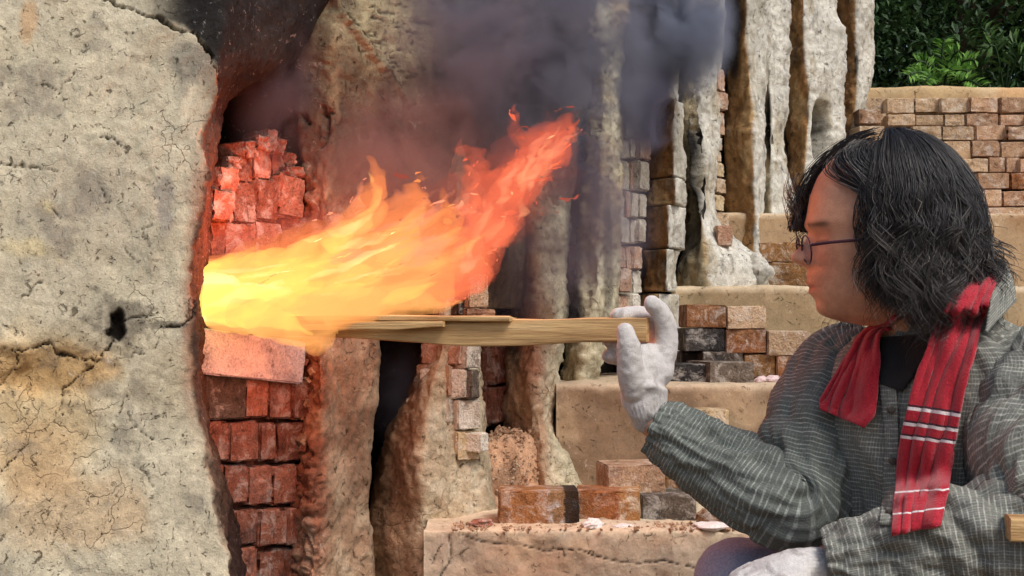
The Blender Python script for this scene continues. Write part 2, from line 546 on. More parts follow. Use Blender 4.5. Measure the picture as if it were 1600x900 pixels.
def column(name, rows, colour, res=0.006, smooth_it=12, back=0.3, amp=0.012, seed=0, cracks=(), mat='clay', parent=None, fine_amp=0.003, terr=0.0, freq=7, extra=None, depth=None, crk=1.0):
    rows = [list(r) + (list(depth) if depth and len(r) == 4 else []) for r in rows]
    ys_top = min(r[0] for r in rows); ys_bot = max(r[0] for r in rows)
    dmean = np.mean([r[5] for r in rows])
    nv = max(12, int((ys_bot - ys_top) / F * dmean / res))
    ys = np.linspace(ys_bot, ys_top, nv)
    wl_ = np.mean([abs(r[2] - r[1]) for r in rows]) / F * dmean
    dl_ = np.mean([abs(r[4] - r[5]) for r in rows]); dr_ = np.mean([abs(r[6] - r[5]) for r in rows])
    wr_ = np.mean([abs(r[3] - r[2]) for r in rows]) / F * dmean
    counts = [8, max(8, int(math.hypot(wl_, dl_) / res)), max(8, int(math.hypot(wr_, dr_) / res)), 8, 4]
    V, fl = cross(rows, ys, counts, smooth_it, back)
    n = grid_normals(V, True)
    d = fbm(V * freq, 4, seed) * amp + fbm(V * freq * 6, 4, seed + 9) * fine_amp
    if terr > 0:                                      # flaked layers
        q = fbm(V * np.array([9, 9, 7]), 4, seed + 31)
        d = d + (sstep(0.02, 0.05, q) + sstep(0.22, 0.25, q) + sstep(-0.3, -0.27, q)) * terr
    V = V + n * d[..., None]
    pxy = PX(V)
    flat = pxy.reshape(-1, 3)
    dark = np.zeros(V.shape[:2])
    if len(cracks):
        dd = np.zeros(flat.shape[0])
        zz = np.zeros(len(flat))
        w0 = 6.0 * np.stack([fbm(np.c_[flat[:, :2] / 11.0, zz], 4, seed + 77), fbm(np.c_[flat[:, :2] / 11.0, zz + 5], 4, seed + 78)], -1)
        for (pl, wd, dp) in cracks:
            di, tt = seg_dist(flat[:, :2] + w0, pl)
            wv = wd * crk * (0.35 + 0.65 * np.abs(np.sin(tt * 9 + wd))) * (0.4 + 0.6 * np.sin(np.clip(tt, 0.04, 0.96) * 3.1416))
            g = np.exp(-(di / np.maximum(wv, 0.7)) ** 2)
            dd -= g * dp
            if dp > 0:
                dark = np.maximum(dark, (g * min(1, dp / 0.008)).reshape(dark.shape))
        V = V + n * dd.reshape(dark.shape)[..., None]
    if extra is not None:
        V, dark = extra(V, n, pxy, dark)
    c = colour(V, pxy, np.tile(fl, (V.shape[0], 1)))
    c = mix(c, lin(40, 34, 28), np.clip(dark, 0, 1) * 0.9)
    m = V.shape[1]
    nb = V.shape[0] * m
    allv = np.vstack([V.reshape(-1, 3), V[0].mean(0)[None], V[-1].mean(0)[None]])
    allc = np.vstack([c.reshape(-1, 3), c[0, 0][None], c[-1, 0][None]])
    j = np.arange(m); j2 = (j + 1) % m
    tris = np.vstack([np.stack([np.full(m, nb), j2, j], -1), np.stack([np.full(m, nb + 1), (V.shape[0] - 1) * m + j, (V.shape[0] - 1) * m + j2], -1)])
    me = make_mesh(name, allv, grid_faces(V.shape[0], m, True), tris, col=allc)
    return link(name, me, M[mat], parent=kiln if parent is None else parent)

def ell(q, cx, cy, rx, ry):
    return ((q[..., 0] - cx) / rx) ** 2 + ((q[..., 1] - cy) / ry) ** 2
def blot(q, cx, cy, rx, ry, V, f=14, seed=0, a=0.8):
    """irregular blotch 0..1"""
    return sstep(1.25, 0.55, np.sqrt(ell(q, cx, cy, rx, ry)) + a * 0.5 * fbm(V * f, 4, seed))

SOOT = lin(30, 28, 27)
PALE = lin(188, 180, 157)
# ---- first buttress: broad pale face at the left, its top arching over the stoke port
def col_b1(V, q, fl):
    n = fbm(V * 5, 5, 41); n2 = fbm(V * 16, 4, 42)
    c = np.tile(PALE, (*V.shape[:2], 1))
    c = mix(c, lin(172, 160, 134), sstep(-0.05, 0.45, n))
    c = mix(c, lin(198, 190, 164), sstep(0.05, 0.4, n2) * 0.8)
    c = mix(c, lin(158, 150, 132), blot(q, 150, 330, 120, 110, V, 12, 5) * 0.5)
    c = mix(c, lin(192, 162, 112), blot(q, 60, 640, 110, 130, V, 14, 1) * 0.55)
    c = mix(c, lin(178, 142, 92), blot(q, 70, 575, 120, 45, V, 20, 2) * 0.75)
    c = mix(c, lin(184, 150, 108), blot(q, 120, 800, 140, 70, V, 18, 3) * 0.5)
    c = mix(c, lin(180, 150, 112), blot(q, 60, 720, 70, 60, V, 18, 31) * 0.6)
    c = mix(c, lin(208, 192, 150), blot(q, 55, 388, 42, 22, V, 30, 4, 1.6) * 0.7)
    c = mix(c, lin(206, 190, 148), blot(q, 72, 320, 22, 18, V, 30, 14, 1.6) * 0.7)
    c = mix(c, lin(196, 150, 96), blot(q, 45, 20, 14, 40, V, 30, 24, 1.6) * 0.5)
    c = mix(c, lin(128, 122, 112), blot(q, 150, 300, 30, 40, V, 30, 6, 1.4) * 0.6)
    c = mix(c, lin(126, 122, 118), blot(q, 258, 320, 16, 45, V, 30, 7, 1.4) * 0.6)
    c = mix(c, lin(110, 104, 96), sstep(0.22, 0.5, fbm(V * 22, 4, 45)) * 0.4)
    # scorched edge by the port
    e = sstep(46, 4, np.interp(q[..., 1], [-150, 110, 200, 290, 380, 450, 520, 620, 720, 820, 900, 1000], [345, 345, 331, 326, 320, 313, 313, 320, 335, 355, 372, 395]) - q[..., 0] + 16 * n2)
    c = mix(c, lin(150, 98, 74), e * sstep(180, 330, q[..., 1]) * sstep(760, 560, q[..., 1]) * 0.85)
    c = mix(c, lin(120, 104, 88), e * sstep(260, 130, q[..., 1]) * 0.8)
    # soot above the port
    line = np.interp(q[..., 0], [0, 160, 215, 245, 300, 320, 340, 360, 700], [-60, 0, 20, 28, 50, 68, 105, 900, 1000])
    sd = line - q[..., 1] + 8 * fbm(V * 30, 3, 46)
    c = mix(c, mix(np.tile(lin(44, 43, 42), (*V.shape[:2], 1)), SOOT * 0.8, sstep(-0.3, 0.3, n2)), sstep(-6, 8, sd) * sstep(190, 300, q[..., 0] + 40 * n))
    c = mix(c, lin(92, 90, 86), blot(q, 300, 95, 36, 34, V, 22, 9) * 0.6)
    c = mix(c, lin(20, 18, 18), blot(q, 185, 505, 19, 29, V, 42, 11, 3.0))
    c = mix(c, lin(66, 60, 54), blot(q, 190, 500, 50, 40, V, 60, 13, 2.4) * 0.6)
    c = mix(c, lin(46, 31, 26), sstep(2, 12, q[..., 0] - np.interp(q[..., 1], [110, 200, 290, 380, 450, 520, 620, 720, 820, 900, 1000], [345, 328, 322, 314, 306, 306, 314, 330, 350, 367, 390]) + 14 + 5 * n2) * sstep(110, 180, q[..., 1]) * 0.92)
    c = mix(c, lin(48, 42, 38), blot(q, 265, 508, 34, 7, V, 40, 12, 1.0) * 0.7)
    return c

def ex_b1(V, n, q, dark):
    h = blot(q, 185, 505, 14, 23, V, 42, 11, 3.0)
    V = V - n * (h * 0.03)[..., None]
    # the lower outer layer is flaked off left of the cracks
    f = blot(q, 40, 650, 130, 110, V, 12, 1, 1.0)
    V = V - n * (f * 0.010)[..., None]
    f2 = blot(q, 70, 575, 110, 38, V, 22, 2, 1.2)
    V = V - n * (f2 * 0.010)[..., None]
    f3 = blot(q, 15, 560, 34, 30, V, 30, 3, 1.0)
    V = V + n * (f3 * 0.012)[..., None]
    ed = np.interp(q[..., 1], [110, 200, 290, 380, 450, 520, 620, 720, 820, 900, 1000], [345, 331, 326, 319, 311, 313, 321, 336, 356, 373, 390])
    near = sstep(60, 5, ed - q[..., 0]) * sstep(100, 150, q[..., 1])
    V = V + np.array([1.0, 0.3, 0]) * (near * (fbm(V * 16, 4, 91) * 0.012 + fbm(V * 60, 3, 92) * 0.006))[..., None]
    return V, np.maximum(dark, h)

B1_cracks = [
    ([(158, -4), (185, 10), (215, 20), (245, 27), (270, 42), (300, 50), (320, 70), (332, 95), (345, 125)], 4.0, 0.016),
    ([(0, 546), (38, 549), (80, 534), (92, 552), (122, 560), (150, 562), (175, 535)], 3.0, 0.010),
    ([(95, 650), (97, 608), (128, 584), (160, 556), (178, 530)], 2.4, 0.009),
    ([(0, 600), (25, 570), (26, 552)], 2.0, 0.007),
    ([(190, 500), (240, 492)], 2.4, 0.007), ([(250, 512), (288, 507), (300, 494), (304, 470)], 3.2, 0.012),
    ([(248, 525), (240, 548), (215, 552), (200, 560)], 1.8, 0.006), ([(0, 736), (37, 698)], 2.0, 0.008),
    ([(0, 257), (30, 258), (55, 262), (88, 265)], 1.6, 0.006), ([(92, 145), (115, 115)], 1.6, 0.006),
    ([(52, 130), (88, 140)], 1.2, 0.005), ([(156, 213), (175, 220), (200, 232)], 1.6, 0.006),
    ([(158, 295), (170, 318)], 1.8, 0.006), ([(80, 325), (94, 342)], 1.4, 0.005),
    ([(225, 375), (222, 360), (240, 350)], 1.4, 0.005), ([(40, 460), (65, 442)], 1.6, 0.006),
    ([(200, 645), (215, 672), (240, 686)], 1.8, 0.006), ([(215, 725), (240, 760)], 1.6, 0.005),
    ([(78, 860), (100, 790)], 1.6, 0.005), ([(10, 105), (20, 120)], 1.6, 0.005), ([(190, 385), (215, 410)], 1.2, 0.004),
    ([(235, 395), (250, 408)], 1.2, 0.004)]
B1_edge = [(-160, 345), (60, 345), (110, 340), (200, 331), (290, 326), (380, 319), (450, 311), (520, 313), (620, 321), (720, 336), (820, 356), (900, 373), (1060, 402)]
B1 = []
for (y, e) in B1_edge:
    xr = np.interp(y, [-160, 0, 60, 110, 150], [560, 500, 440, 350, e])
    dr = np.interp(y, [-160, 0, 60, 110, 160], [2.55, 2.5, 2.44, 2.32, 2.30])
    dc = np.interp(y, [-160, 0, 300, 900, 1060], [2.20, 2.16, 2.12, 2.06, 2.04])
    B1.append((y, -420, e - (0 if y < 120 else 9), xr, dc - 0.22, dc, dr))
column('buttress', B1, col_b1, res=0.0026, smooth_it=14, back=0.28, amp=0.010, seed=3, cracks=B1_cracks, fine_amp=0.0022, terr=0.0012, extra=ex_b1, mat='plaster', crk=0.55)

# ---- upper wall between the ports: brown clay that carries the soot
def col_dome(V, q, fl):
    n = fbm(V * 6, 5, 51); n2 = fbm(V * np.array([40, 40, 10]), 4, 52)
    c = np.tile(lin(104, 90, 72), (*V.shape[:2], 1))
    c = mix(c, lin(140, 126, 98), sstep(-0.1, 0.35, n2))
    c = mix(c, lin(70, 58, 50), sstep(0.0, 0.4, n))
    c = mix(c, lin(172, 160, 126), blot(q, 620, 55, 90, 60, V, 14, 5) * 0.7)
    c = mix(c, lin(92, 70, 56), blot(q, 560, 280, 190, 150, V, 9, 3) * 0.8)
    c = mix(c, SOOT * 1.6, blot(q, 430, 60, 60, 170, V, 10, 1))
    c = mix(c, lin(74, 66, 62), blot(q, 640, 230, 60, 70, V, 10, 4) * 0.6)
    c = mix(c, lin(66, 62, 62), blot(q, 790, 120, 130, 200, V, 8, 2) * 0.8)
    c = mix(c, lin(150, 140, 116), blot(q, 860, 350, 60, 120, V, 12, 7) * 0.6)
    return c
dome_rows = [(-180, 425, 640, 960, 2.66, 2.72, 3.12), (0, 430, 640, 935, 2.60, 2.68, 3.08), (150, 436, 640, 905, 2.56, 2.64, 3.04),
             (300, 440, 640, 890, 2.55, 2.62, 3.02), (480, 470, 640, 872, 2.55, 2.62, 3.02)]
ridge = [([(522, -5), (545, 35), (575, 75), (605, 110), (640, 165)], 7, -0.012), ([(535, 10), (580, 70), (632, 150)], 3, 0.010),
         ([(505, 165), (512, 200), (506, 230)], 5, 0.02), ([(470, 180), (486, 195)], 4, 0.01), ([(505, 175), (520, 180)], 4, 0.012)]
for k in range(26):
    x, y = 560 + random.random() * 110, random.random() * 120
    ridge.append(([(x, y), (x + 8 + random.random() * 10, y + 3 - random.random() * 8), (x + 20, y + 6)], 1.6, 0.006))
column('upper_wall', dome_rows, col_dome, res=0.0045, smooth_it=10, back=0.12, amp=0.022, seed=5, cracks=ridge, fine_amp=0.005, terr=0.002, freq=6)

# ---- buttress beside the burning port (crumbling red inner edge)
def col_b2(V, q, fl):
    n = fbm(V * 7, 5, 61); n2 = fbm(V * 22, 4, 62)
    c = np.tile(lin(164, 138, 112), (*V.shape[:2], 1))
    c = mix(c, lin(190, 170, 142), sstep(-0.1, 0.4, n2))
    c = mix(c, lin(134, 104, 82), sstep(0.05, 0.45, n))
    red = sstep(522, 492, q[..., 0] + 18 * n2) * sstep(250, 330, q[..., 1])
    c = mix(c, mix(np.tile(lin(140, 90, 68), (*V.shape[:2], 1)), lin(176, 126, 100), sstep(0, 0.4, n2)), red * 0.9)
    c = mix(c, lin(92, 56, 42), red * sstep(0.1, 0.5, n) * 0.8)
    c = mix(c, lin(186, 164, 140), blot(q, 475, 850, 18, 50, V, 40, 6) * 0.7)
    c = mix(c, lin(150, 124, 100), blot(q, 545, 620, 20, 200, V, 10, 8) * 0.5)
    c = mix(c, col_dome(V, q, fl), sstep(350, 230, q[..., 1] + 40 * n))
    return c
def ex_b2(V, n, q, dark):
    r = sstep(520, 488, q[..., 0]) * sstep(200, 300, q[..., 1])
    lump = fbm(V * 34, 4, 63)
    V = V + n * (r * (np.abs(lump) * 0.028 - 0.004))[..., None]
    return V, np.maximum(dark, r * sstep(0.16, 0.02, np.abs(lump)) * 0.5)
column('buttress', [(-160, 446, 540, 760, 2.58, 2.56, 2.86), (60, 450, 530, 730, 2.53, 2.50, 2.78), (160, 458, 520, 690, 2.52, 2.49, 2.70), (250, 468, 510, 640, 2.51, 2.47, 2.64), (340, 474, 505, 596, 2.51, 2.46, 2.58), (540, 472, 499, 588, 2.50, 2.44, 2.56), (640, 480, 502, 584, 2.49, 2.42, 2.55),
                   (720, 470, 497, 577, 2.48, 2.41, 2.54), (800, 461, 492, 571, 2.47, 2.40, 2.53), (900, 452, 490, 582, 2.46, 2.39, 2.52), (1060, 440, 480, 600, 2.45, 2.37, 2.5)],
       col_b2, res=0.0032, smooth_it=8, amp=0.012, seed=7, extra=ex_b2, fine_amp=0.005, terr=0.002, freq=9, cracks=ridge)

# ---- conical buttress with pale bricks set in its side
def col_b3(V, q, fl):
    n = fbm(V * 7, 5, 71); n2 = fbm(V * 26, 4, 72)
    c = np.tile(lin(178, 162, 134), (*V.shape[:2], 1))
    c = mix(c, lin(198, 186, 160), sstep(-0.1, 0.4, n2))
    c = mix(c, lin(140, 110, 84), sstep(668, 640, q[..., 0] + 16 * n2) * 0.9)
    c = mix(c, lin(112, 84, 62), sstep(0.1, 0.5, n) * 0.5 * sstep(690, 650, q[..., 0]))
    c = mix(c, lin(160, 120, 92), blot(q, 700, 560, 30, 60, V, 14, 4) * 0.4)
    c = mix(c, lin(60, 52, 48), blot(q, 650, 560, 20, 70, V, 20, 5) * 0.7)
    return c
column('buttress', [(200, 705, 720, 752, 2.84, 2.78, 2.9), (300, 700, 715, 752, 2.70, 2.64, 2.76), (540, 668, 692, 750, 2.68, 2.62, 2.72), (620, 645, 672, 750, 2.67, 2.60, 2.70), (680, 612, 662, 755, 2.66, 2.58, 2.69),
                   (750, 590, 660, 764, 2.66, 2.56, 2.68), (830, 577, 660, 776, 2.66, 2.55, 2.66), (900, 573, 655, 780, 2.66, 2.54, 2.66), (1020, 560, 650, 780, 2.66, 2.52, 2.66)],
       col_b3, res=0.0034, smooth_it=8, amp=0.014, seed=8, fine_amp=0.006, terr=0.003, freq=11)

def col_b4(V, q, fl):
    n = fbm(V * 7, 5, 81); n2 = fbm(V * np.array([26, 26, 9]), 4, 82)
    c = np.tile(lin(172, 140, 112), (*V.shape[:2], 1))
    c = mix(c, lin(190, 172, 146), sstep(0.0, 0.4, n2) * 0.8)
    c = mix(c, lin(142, 108, 86), sstep(0.05, 0.4, n) * 0.7)
    c = mix(c, lin(186, 178, 152), sstep(845, 875, q[..., 0] + 14 * n2))
    c = mix(c, SOOT * 1.5, sstep(878, 892, q[..., 0] + 6 * n2) * sstep(620, 560, q[..., 1]))
    c = mix(c, lin(120, 104, 100), blot(q, 800, 380, 20, 90, V, 14, 6) * 0.6)
    c = mix(c, SOOT * 2, blot(q, 805, 470, 14, 120, V, 18, 16, 1.2) * 0.8)
    c = mix(c, lin(150, 96, 70), blot(q, 830, 560, 18, 80, V, 18, 17, 1.2) * 0.5)
    return c
column('buttress', [(-140, 790, 830, 900, 3.3, 3.22, 3.3), (120, 795, 828, 895, 3.12, 3.04, 3.12), (280, 798, 826, 888, 2.99, 2.90, 3.0), (350, 803, 830, 890, 2.97, 2.88, 2.98), (450, 806, 835, 886, 2.97, 2.87, 2.97), (540, 795, 835, 872, 2.96, 2.86, 2.94),
                   (620, 790, 835, 864, 2.96, 2.86, 2.93), (680, 798, 845, 872, 2.95, 2.84, 2.92), (730, 806, 850, 895, 2.94, 2.82, 2.9), (775, 812, 850, 908, 2.94, 2.82, 2.9), (840, 812, 850, 910, 2.94, 2.82, 2.9)],
       col_b4, res=0.0040, smooth_it=8, amp=0.022, seed=9, fine_amp=0.007, freq=11, terr=0.003)

def col_b5(V, q, fl):
    n2 = fbm(V * np.array([24, 24, 9]), 4, 92); n = fbm(V * 7, 4, 91)
    c = np.tile(lin(182, 174, 146), (*V.shape[:2], 1))
    c = mix(c, lin(204, 198, 174), sstep(-0.05, 0.4, n2))
    c = mix(c, lin(150, 138, 112), sstep(0.1, 0.5, n) * 0.6)
    c = mix(c, lin(128, 116, 72), blot(q, 890, 600, 20, 60, V, 20, 3) * 0.5)
    c = mix(c, SOOT * 1.6, sstep(915, 900, q[..., 0] + 8 * n2) * sstep(560, 500, q[..., 1]))
    c = mix(c, lin(120, 116, 110), blot(q, 985, 60, 16, 100, V, 12, 4) * 0.7)
    c = mix(c, lin(176, 146, 110), sstep(0.0, 0.35, fbm(V * 11, 4, 96)) * 0.55)
    c = mix(c, SOOT * 2, blot(q, 950, 420, 8, 120, V, 18, 26, 1.2) * 0.6)
    return c
column('buttress', [(-140, 895, 930, 992, 3.12, 3.04, 3.16), (0, 903, 935, 982, 3.1, 3.03, 3.14), (150, 920, 945, 973, 3.08, 3.02, 3.12), (300, 912, 940, 966, 3.08, 3.01, 3.1), (450, 903, 935, 962, 3.06, 3.0, 3.08),
                   (520, 884, 918, 956, 3.05, 2.98, 3.07), (600, 878, 908, 934, 3.04, 2.97, 3.05), (660, 884, 906, 926, 3.03, 2.96, 3.04), (800, 884, 906, 926, 3.03, 2.96, 3.04)],
       col_b5, res=0.0042, smooth_it=8, amp=0.020, seed=10, fine_amp=0.007, terr=0.003, freq=11)

WHITE = lin(206, 204, 194)
def far_col(seed, streaks=(), flankc=lin(166, 126, 82), white=WHITE, edge=0.0):
    def f(V, q, fl):
        n2 = fbm(V * np.array([24, 24, 8]), 4, seed + 2); n = fbm(V * 6, 4, seed)
        c = np.tile(white, (*V.shape[:2], 1))
        c = mix(c, white * np.array([0.72, 0.70, 0.64]), sstep(0.0, 0.45, n) * 0.8)
        c = mix(c, lin(170, 158, 130), sstep(0.12, 0.4, n2) * 0.6)
        f1 = fl.copy()
        for _ in range(4):
            f1 = f1 * 0.5 + (np.roll(f1, 1, 1) + np.roll(f1, -1, 1)) * 0.25
        fk = sstep(0.35, 0.65, f1 + 0.5 * n2)
        c = mix(c, mix(np.tile(flankc, (*V.shape[:2], 1)), flankc * 0.45, sstep(0.05, 0.4, fbm(V * 14, 4, seed + 4))), fk)
        c = mix(c, lin(200, 168, 120), fk * sstep(0.05, 0.4, n2) * 0.7)
        c = mix(c, lin(110, 106, 98), sstep(0.25, 0.5, fbm(V * np.array([50, 50, 20]), 3, seed + 6)) * 0.5)
        for (cx, cy, rx, ry, a) in streaks:
            c = mix(c, SOOT, blot(q, cx, cy, rx, ry, V, 14, seed + 5, 0.6) * a)
        return c
    return f
# clay column with a soot streak and a spreading foot
def ex_b7(V, n, q, dark):
    s = blot(q, 1084, 250, 14, 150, V, 14, 3, 0.4)
    return V - n * (s * 0.03)[..., None], dark
column('buttress', [(-140, 1062, 1080, 1138, 3.6, 3.52, 3.64), (0, 1056, 1078, 1133, 3.6, 3.52, 3.62), (100, 1058, 1080, 1126, 3.6, 3.52, 3.62), (200, 1064, 1086, 1119, 3.6, 3.52, 3.62), (300, 1070, 1092, 1118, 3.6, 3.52, 3.62),
                   (340, 1072, 1095, 1124, 3.6, 3.5, 3.62), (375, 1070, 1100, 1160, 3.6, 3.48, 3.62), (405, 1064, 1104, 1190, 3.58, 3.46, 3.6), (440, 1058, 1106, 1199, 3.57, 3.45, 3.6), (520, 1050, 1106, 1199, 3.57, 3.45, 3.6)],
       far_col(110, [(1086, 250, 13, 150, 1.0), (1075, 430, 20, 70, 0.35)], flankc=lin(176, 164, 136)), res=0.005, smooth_it=8, amp=0.017, seed=12, mat='clay_far', fine_amp=0.006, terr=0.003, extra=ex_b7, freq=9)
column('buttress', [(-140, 1150, 1166, 1205, 3.92, 3.84, 3.95), (0, 1152, 1168, 1206, 3.92, 3.84, 3.95), (60, 1150, 1168, 1204, 3.92, 3.84, 3.95), (110, 1140, 1172, 1200, 3.92, 3.83, 3.92), (200, 1135, 1179, 1194, 3.92, 3.82, 3.9),
                   (300, 1132, 1181, 1191, 3.92, 3.81, 3.9), (400, 1140, 1184, 1191, 3.9, 3.8, 3.88), (445, 1146, 1186, 1197, 3.9, 3.78, 3.87), (520, 1146, 1186, 1197, 3.9, 3.78, 3.87)],
       far_col(120, [(1146, 60, 12, 80, 0.95)]), res=0.005, smooth_it=6, amp=0.017, seed=13, mat='clay_far', fine_amp=0.006, terr=0.003, freq=9)
def ex_b9(V, n, q, dark):
    s = blot(q, 1197, 190, 7, 70, V, 14, 3, 0.4)
    return V - n * (s * 0.02)[..., None], dark
column('buttress', [(-140, 1188, 1200, 1236, 4.12, 4.06, 4.14), (0, 1190, 1200, 1234, 4.12, 4.06, 4.14), (60, 1190, 1200, 1236, 4.12, 4.06, 4.14), (120, 1188, 1200, 1231, 4.12, 4.06, 4.12), (200, 1190, 1204, 1226, 4.12, 4.06, 4.12),
                   (260, 1190, 1206, 1227, 4.12, 4.06, 4.12), (310, 1188, 1206, 1246, 4.1, 4.04, 4.1), (345, 1184, 1206, 1258, 4.1, 4.02, 4.1), (420, 1184, 1206, 1258, 4.1, 4.02, 4.1)],
       far_col(130, [(1197, 190, 8, 65, 1.0)], flankc=lin(190, 180, 156)), res=0.0055, smooth_it=6, amp=0.017, seed=14, mat='clay_far', fine_amp=0.006, terr=0.003, extra=ex_b9, freq=9)
def ex_b10(V, n, q, dark):
    s = blot(q, 1283, 205, 13, 50, V, 14, 3, 0.3) * sstep(262, 235, q[..., 1])
    return V - n * (s * 0.10)[..., None], dark
column('buttress', [(-140, 1226, 1258, 1316, 4.5, 4.4, 4.52), (0, 1228, 1258, 1312, 4.5, 4.4, 4.52), (30, 1228, 1258, 1325, 4.5, 4.4, 4.52), (100, 1226, 1262, 1323, 4.5, 4.4, 4.52), (150, 1227, 1268, 1318, 4.5, 4.4, 4.52),
                   (200, 1226, 1264, 1322, 4.5, 4.4, 4.52), (250, 1228, 1260, 1324, 4.5, 4.4, 4.52), (290, 1234, 1258, 1316, 4.48, 4.38, 4.5), (330, 1244, 1262, 1310, 4.46, 4.36, 4.46), (400, 1244, 1262, 1310, 4.46, 4.36, 4.46)],
       far_col(140, [(1283, 200, 13, 46, 0.9)]), res=0.006, smooth_it=6, amp=0.017, seed=15, mat='clay_far', fine_amp=0.006, terr=0.003, extra=ex_b10, freq=8)
column('buttress', [(-140, 1306, 1338, 1370, 4.95, 4.88, 4.98), (0, 1310, 1340, 1369, 4.95, 4.88, 4.98), (70, 1320, 1340, 1368, 4.95, 4.88, 4.98), (140, 1318, 1342, 1364, 4.95, 4.88, 4.98), (200, 1316, 1336, 1346, 4.92, 4.85, 4.94), (330, 1316, 1336, 1346, 4.92, 4.85, 4.94)],
       far_col(150, [(1338, 100, 4, 20, 0.9)]), res=0.006, smooth_it=6, amp=0.017, seed=16, mat='clay_far', fine_amp=0.006, terr=0.003, freq=8)

# ---- the kiln's core wall behind the buttresses, burnt black inside the ports
def core_wall():
    line = np.array([(P(px, 450, d)[0], d) for px, d in ((-500, 2.35), (180, 2.5), (330, 2.66), (600, 2.98), (760, 3.1), (900, 3.34), (1000, 3.56), (1100, 3.95), (1200, 4.35), (1300, 4.9), (1335, 5.15), (1340, 6.2))])
    t = catmull(line, 260)
    zs = np.linspace(-0.02, 2.6, 120)
    V = np.zeros((len(zs), len(t), 3))
    V[..., 0] = t[None, :, 0] - 0.10 * sstep(1.3, 2.6, zs)[:, None]
    V[..., 1] = t[None, :, 1] + 0.16 * sstep(1.3, 2.6, zs)[:, None]
    V[..., 2] = zs[:, None]
    n = grid_normals(V, False)
    V = V + n * (fbm(V * 7, 4, 5) * 0.03)[..., None]
    q = PX(V)
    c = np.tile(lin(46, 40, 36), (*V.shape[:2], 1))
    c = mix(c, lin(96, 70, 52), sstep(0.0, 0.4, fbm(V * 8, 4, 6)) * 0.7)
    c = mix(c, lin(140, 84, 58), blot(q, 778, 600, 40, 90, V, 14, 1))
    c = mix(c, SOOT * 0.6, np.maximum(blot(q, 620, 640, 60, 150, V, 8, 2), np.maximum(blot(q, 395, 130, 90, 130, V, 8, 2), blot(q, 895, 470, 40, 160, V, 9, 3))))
    # back face closes the solid
    B = V + np.array([-0.5, 0.35, 0])
    allv = np.vstack([V.reshape(-1, 3), B.reshape(-1, 3)])
    nV = V.shape[0] * V.shape[1]
    m = V.shape[1]
    quads = [grid_faces(V.shape[0], m), grid_faces(V.shape[0], m, base=nV)[:, ::-1]]
    top = np.arange(m - 1) + (V.shape[0] - 1) * m
    quads.append(np.stack([top, top + 1, top + 1 + nV, top + nV], -1))
    me = make_mesh('core_wall', allv, np.vstack(quads), col=np.vstack([c.reshape(-1, 3)] * 2))
    link('core_wall', me, M['clay'], parent=kiln)
core_wall()
# ================================================================== bricks
def brick_mesh(seed, round_=0.10, chip=0.02, n=(15, 9, 10)):
    """chipped, slightly rounded unit block"""
    bm = bmesh.new()
    xs, ys, zs = [np.linspace(-0.5, 0.5, k) for k in n]
    faces = {}
    vid = {}
    def v(i, j, k):
        if (i, j, k) not in vid:
            vid[(i, j, k)] = bm.verts.new((xs[i], ys[j], zs[k]))
        return vid[(i, j, k)]
    X, Y, Z = n[0] - 1, n[1] - 1, n[2] - 1
    for i in range(X):
        for j in range(Y):
            bm.faces.new((v(i, j, 0), v(i, j + 1, 0), v(i + 1, j + 1, 0), v(i + 1, j, 0)))
            bm.faces.new((v(i, j, Z), v(i + 1, j, Z), v(i + 1, j + 1, Z), v(i, j + 1, Z)))
    for i in range(X):
        for k in range(Z):
            bm.faces.new((v(i, 0, k), v(i + 1, 0, k), v(i + 1, 0, k + 1), v(i, 0, k + 1)))
            bm.faces.new((v(i, Y, k), v(i, Y, k + 1), v(i + 1, Y, k + 1), v(i + 1, Y, k)))
    for j in range(Y):
        for k in range(Z):
            bm.faces.new((v(0, j, k), v(0, j, k + 1), v(0, j + 1, k + 1), v(0, j + 1, k)))
            bm.faces.new((v(X, j, k), v(X, j + 1, k), v(X, j + 1, k + 1), v(X, j, k + 1)))
    # pull the outermost sample lines close to the edge so that the edge stays crisp
    bm.verts.ensure_lookup_table()
    co = np.array([x.co[:] for x in bm.verts])
    for a in range(3):
        k = n[a] - 1
        inner = 0.5 - 1.0 / k
        m = np.isclose(np.abs(co[:, a]), inner)
        co[m, a] = np.sign(co[m, a]) * (0.5 - round_ * (0.45 if a == 0 else 0.7))
    cnt = (np.isclose(np.abs(co), 0.5)).sum(1)
    cut = np.where(cnt >= 3, 0.085, np.where(cnt == 2, 0.055, 0.0)) * (round_ / 0.10) * 0.5
    wob = fbm(co * 2.6 + seed * 7.3, 3, seed)
    ch = np.clip(fbm(co * 3.1 + seed * 3.1, 2, seed + 50) - 0.12, 0, 1) * chip * 7
    ch = ch + np.clip(fbm(co * 8 + seed * 1.7, 2, seed + 80), 0, 1) * chip * 3
    wob = wob + 0.7 * fbm(co * 7 + seed, 3, seed + 90)
    dirn = co / np.maximum(np.linalg.norm(co, axis=1, keepdims=True), 1e-6)
    s = np.sign(co) * np.isclose(np.abs(co), 0.5)
    co = co - s * (cut + ch * (cnt >= 2))[:, None] + s * (wob * chip)[:, None]
    for x, c in zip(bm.verts, co):
        x.co = c
    me = bpy.data.meshes.new('brick')
    bm.to_mesh(me)
    bm.free()
    for p in me.polygons:
        p.use_smooth = True
    me.set_sharp_from_angle(angle=math.radians(28))
    me.materials.append(M['brick_tan'])
    return me
BR = [brick_mesh(s, 0.05, 0.014) for s in range(6)]
BRR = [brick_mesh(s + 20, 0.07, 0.038) for s in range(8)]     # crumbling ones

BRC = [brick_mesh(s + 60, 0.09, 0.085) for s in range(8)]               # shattered ones

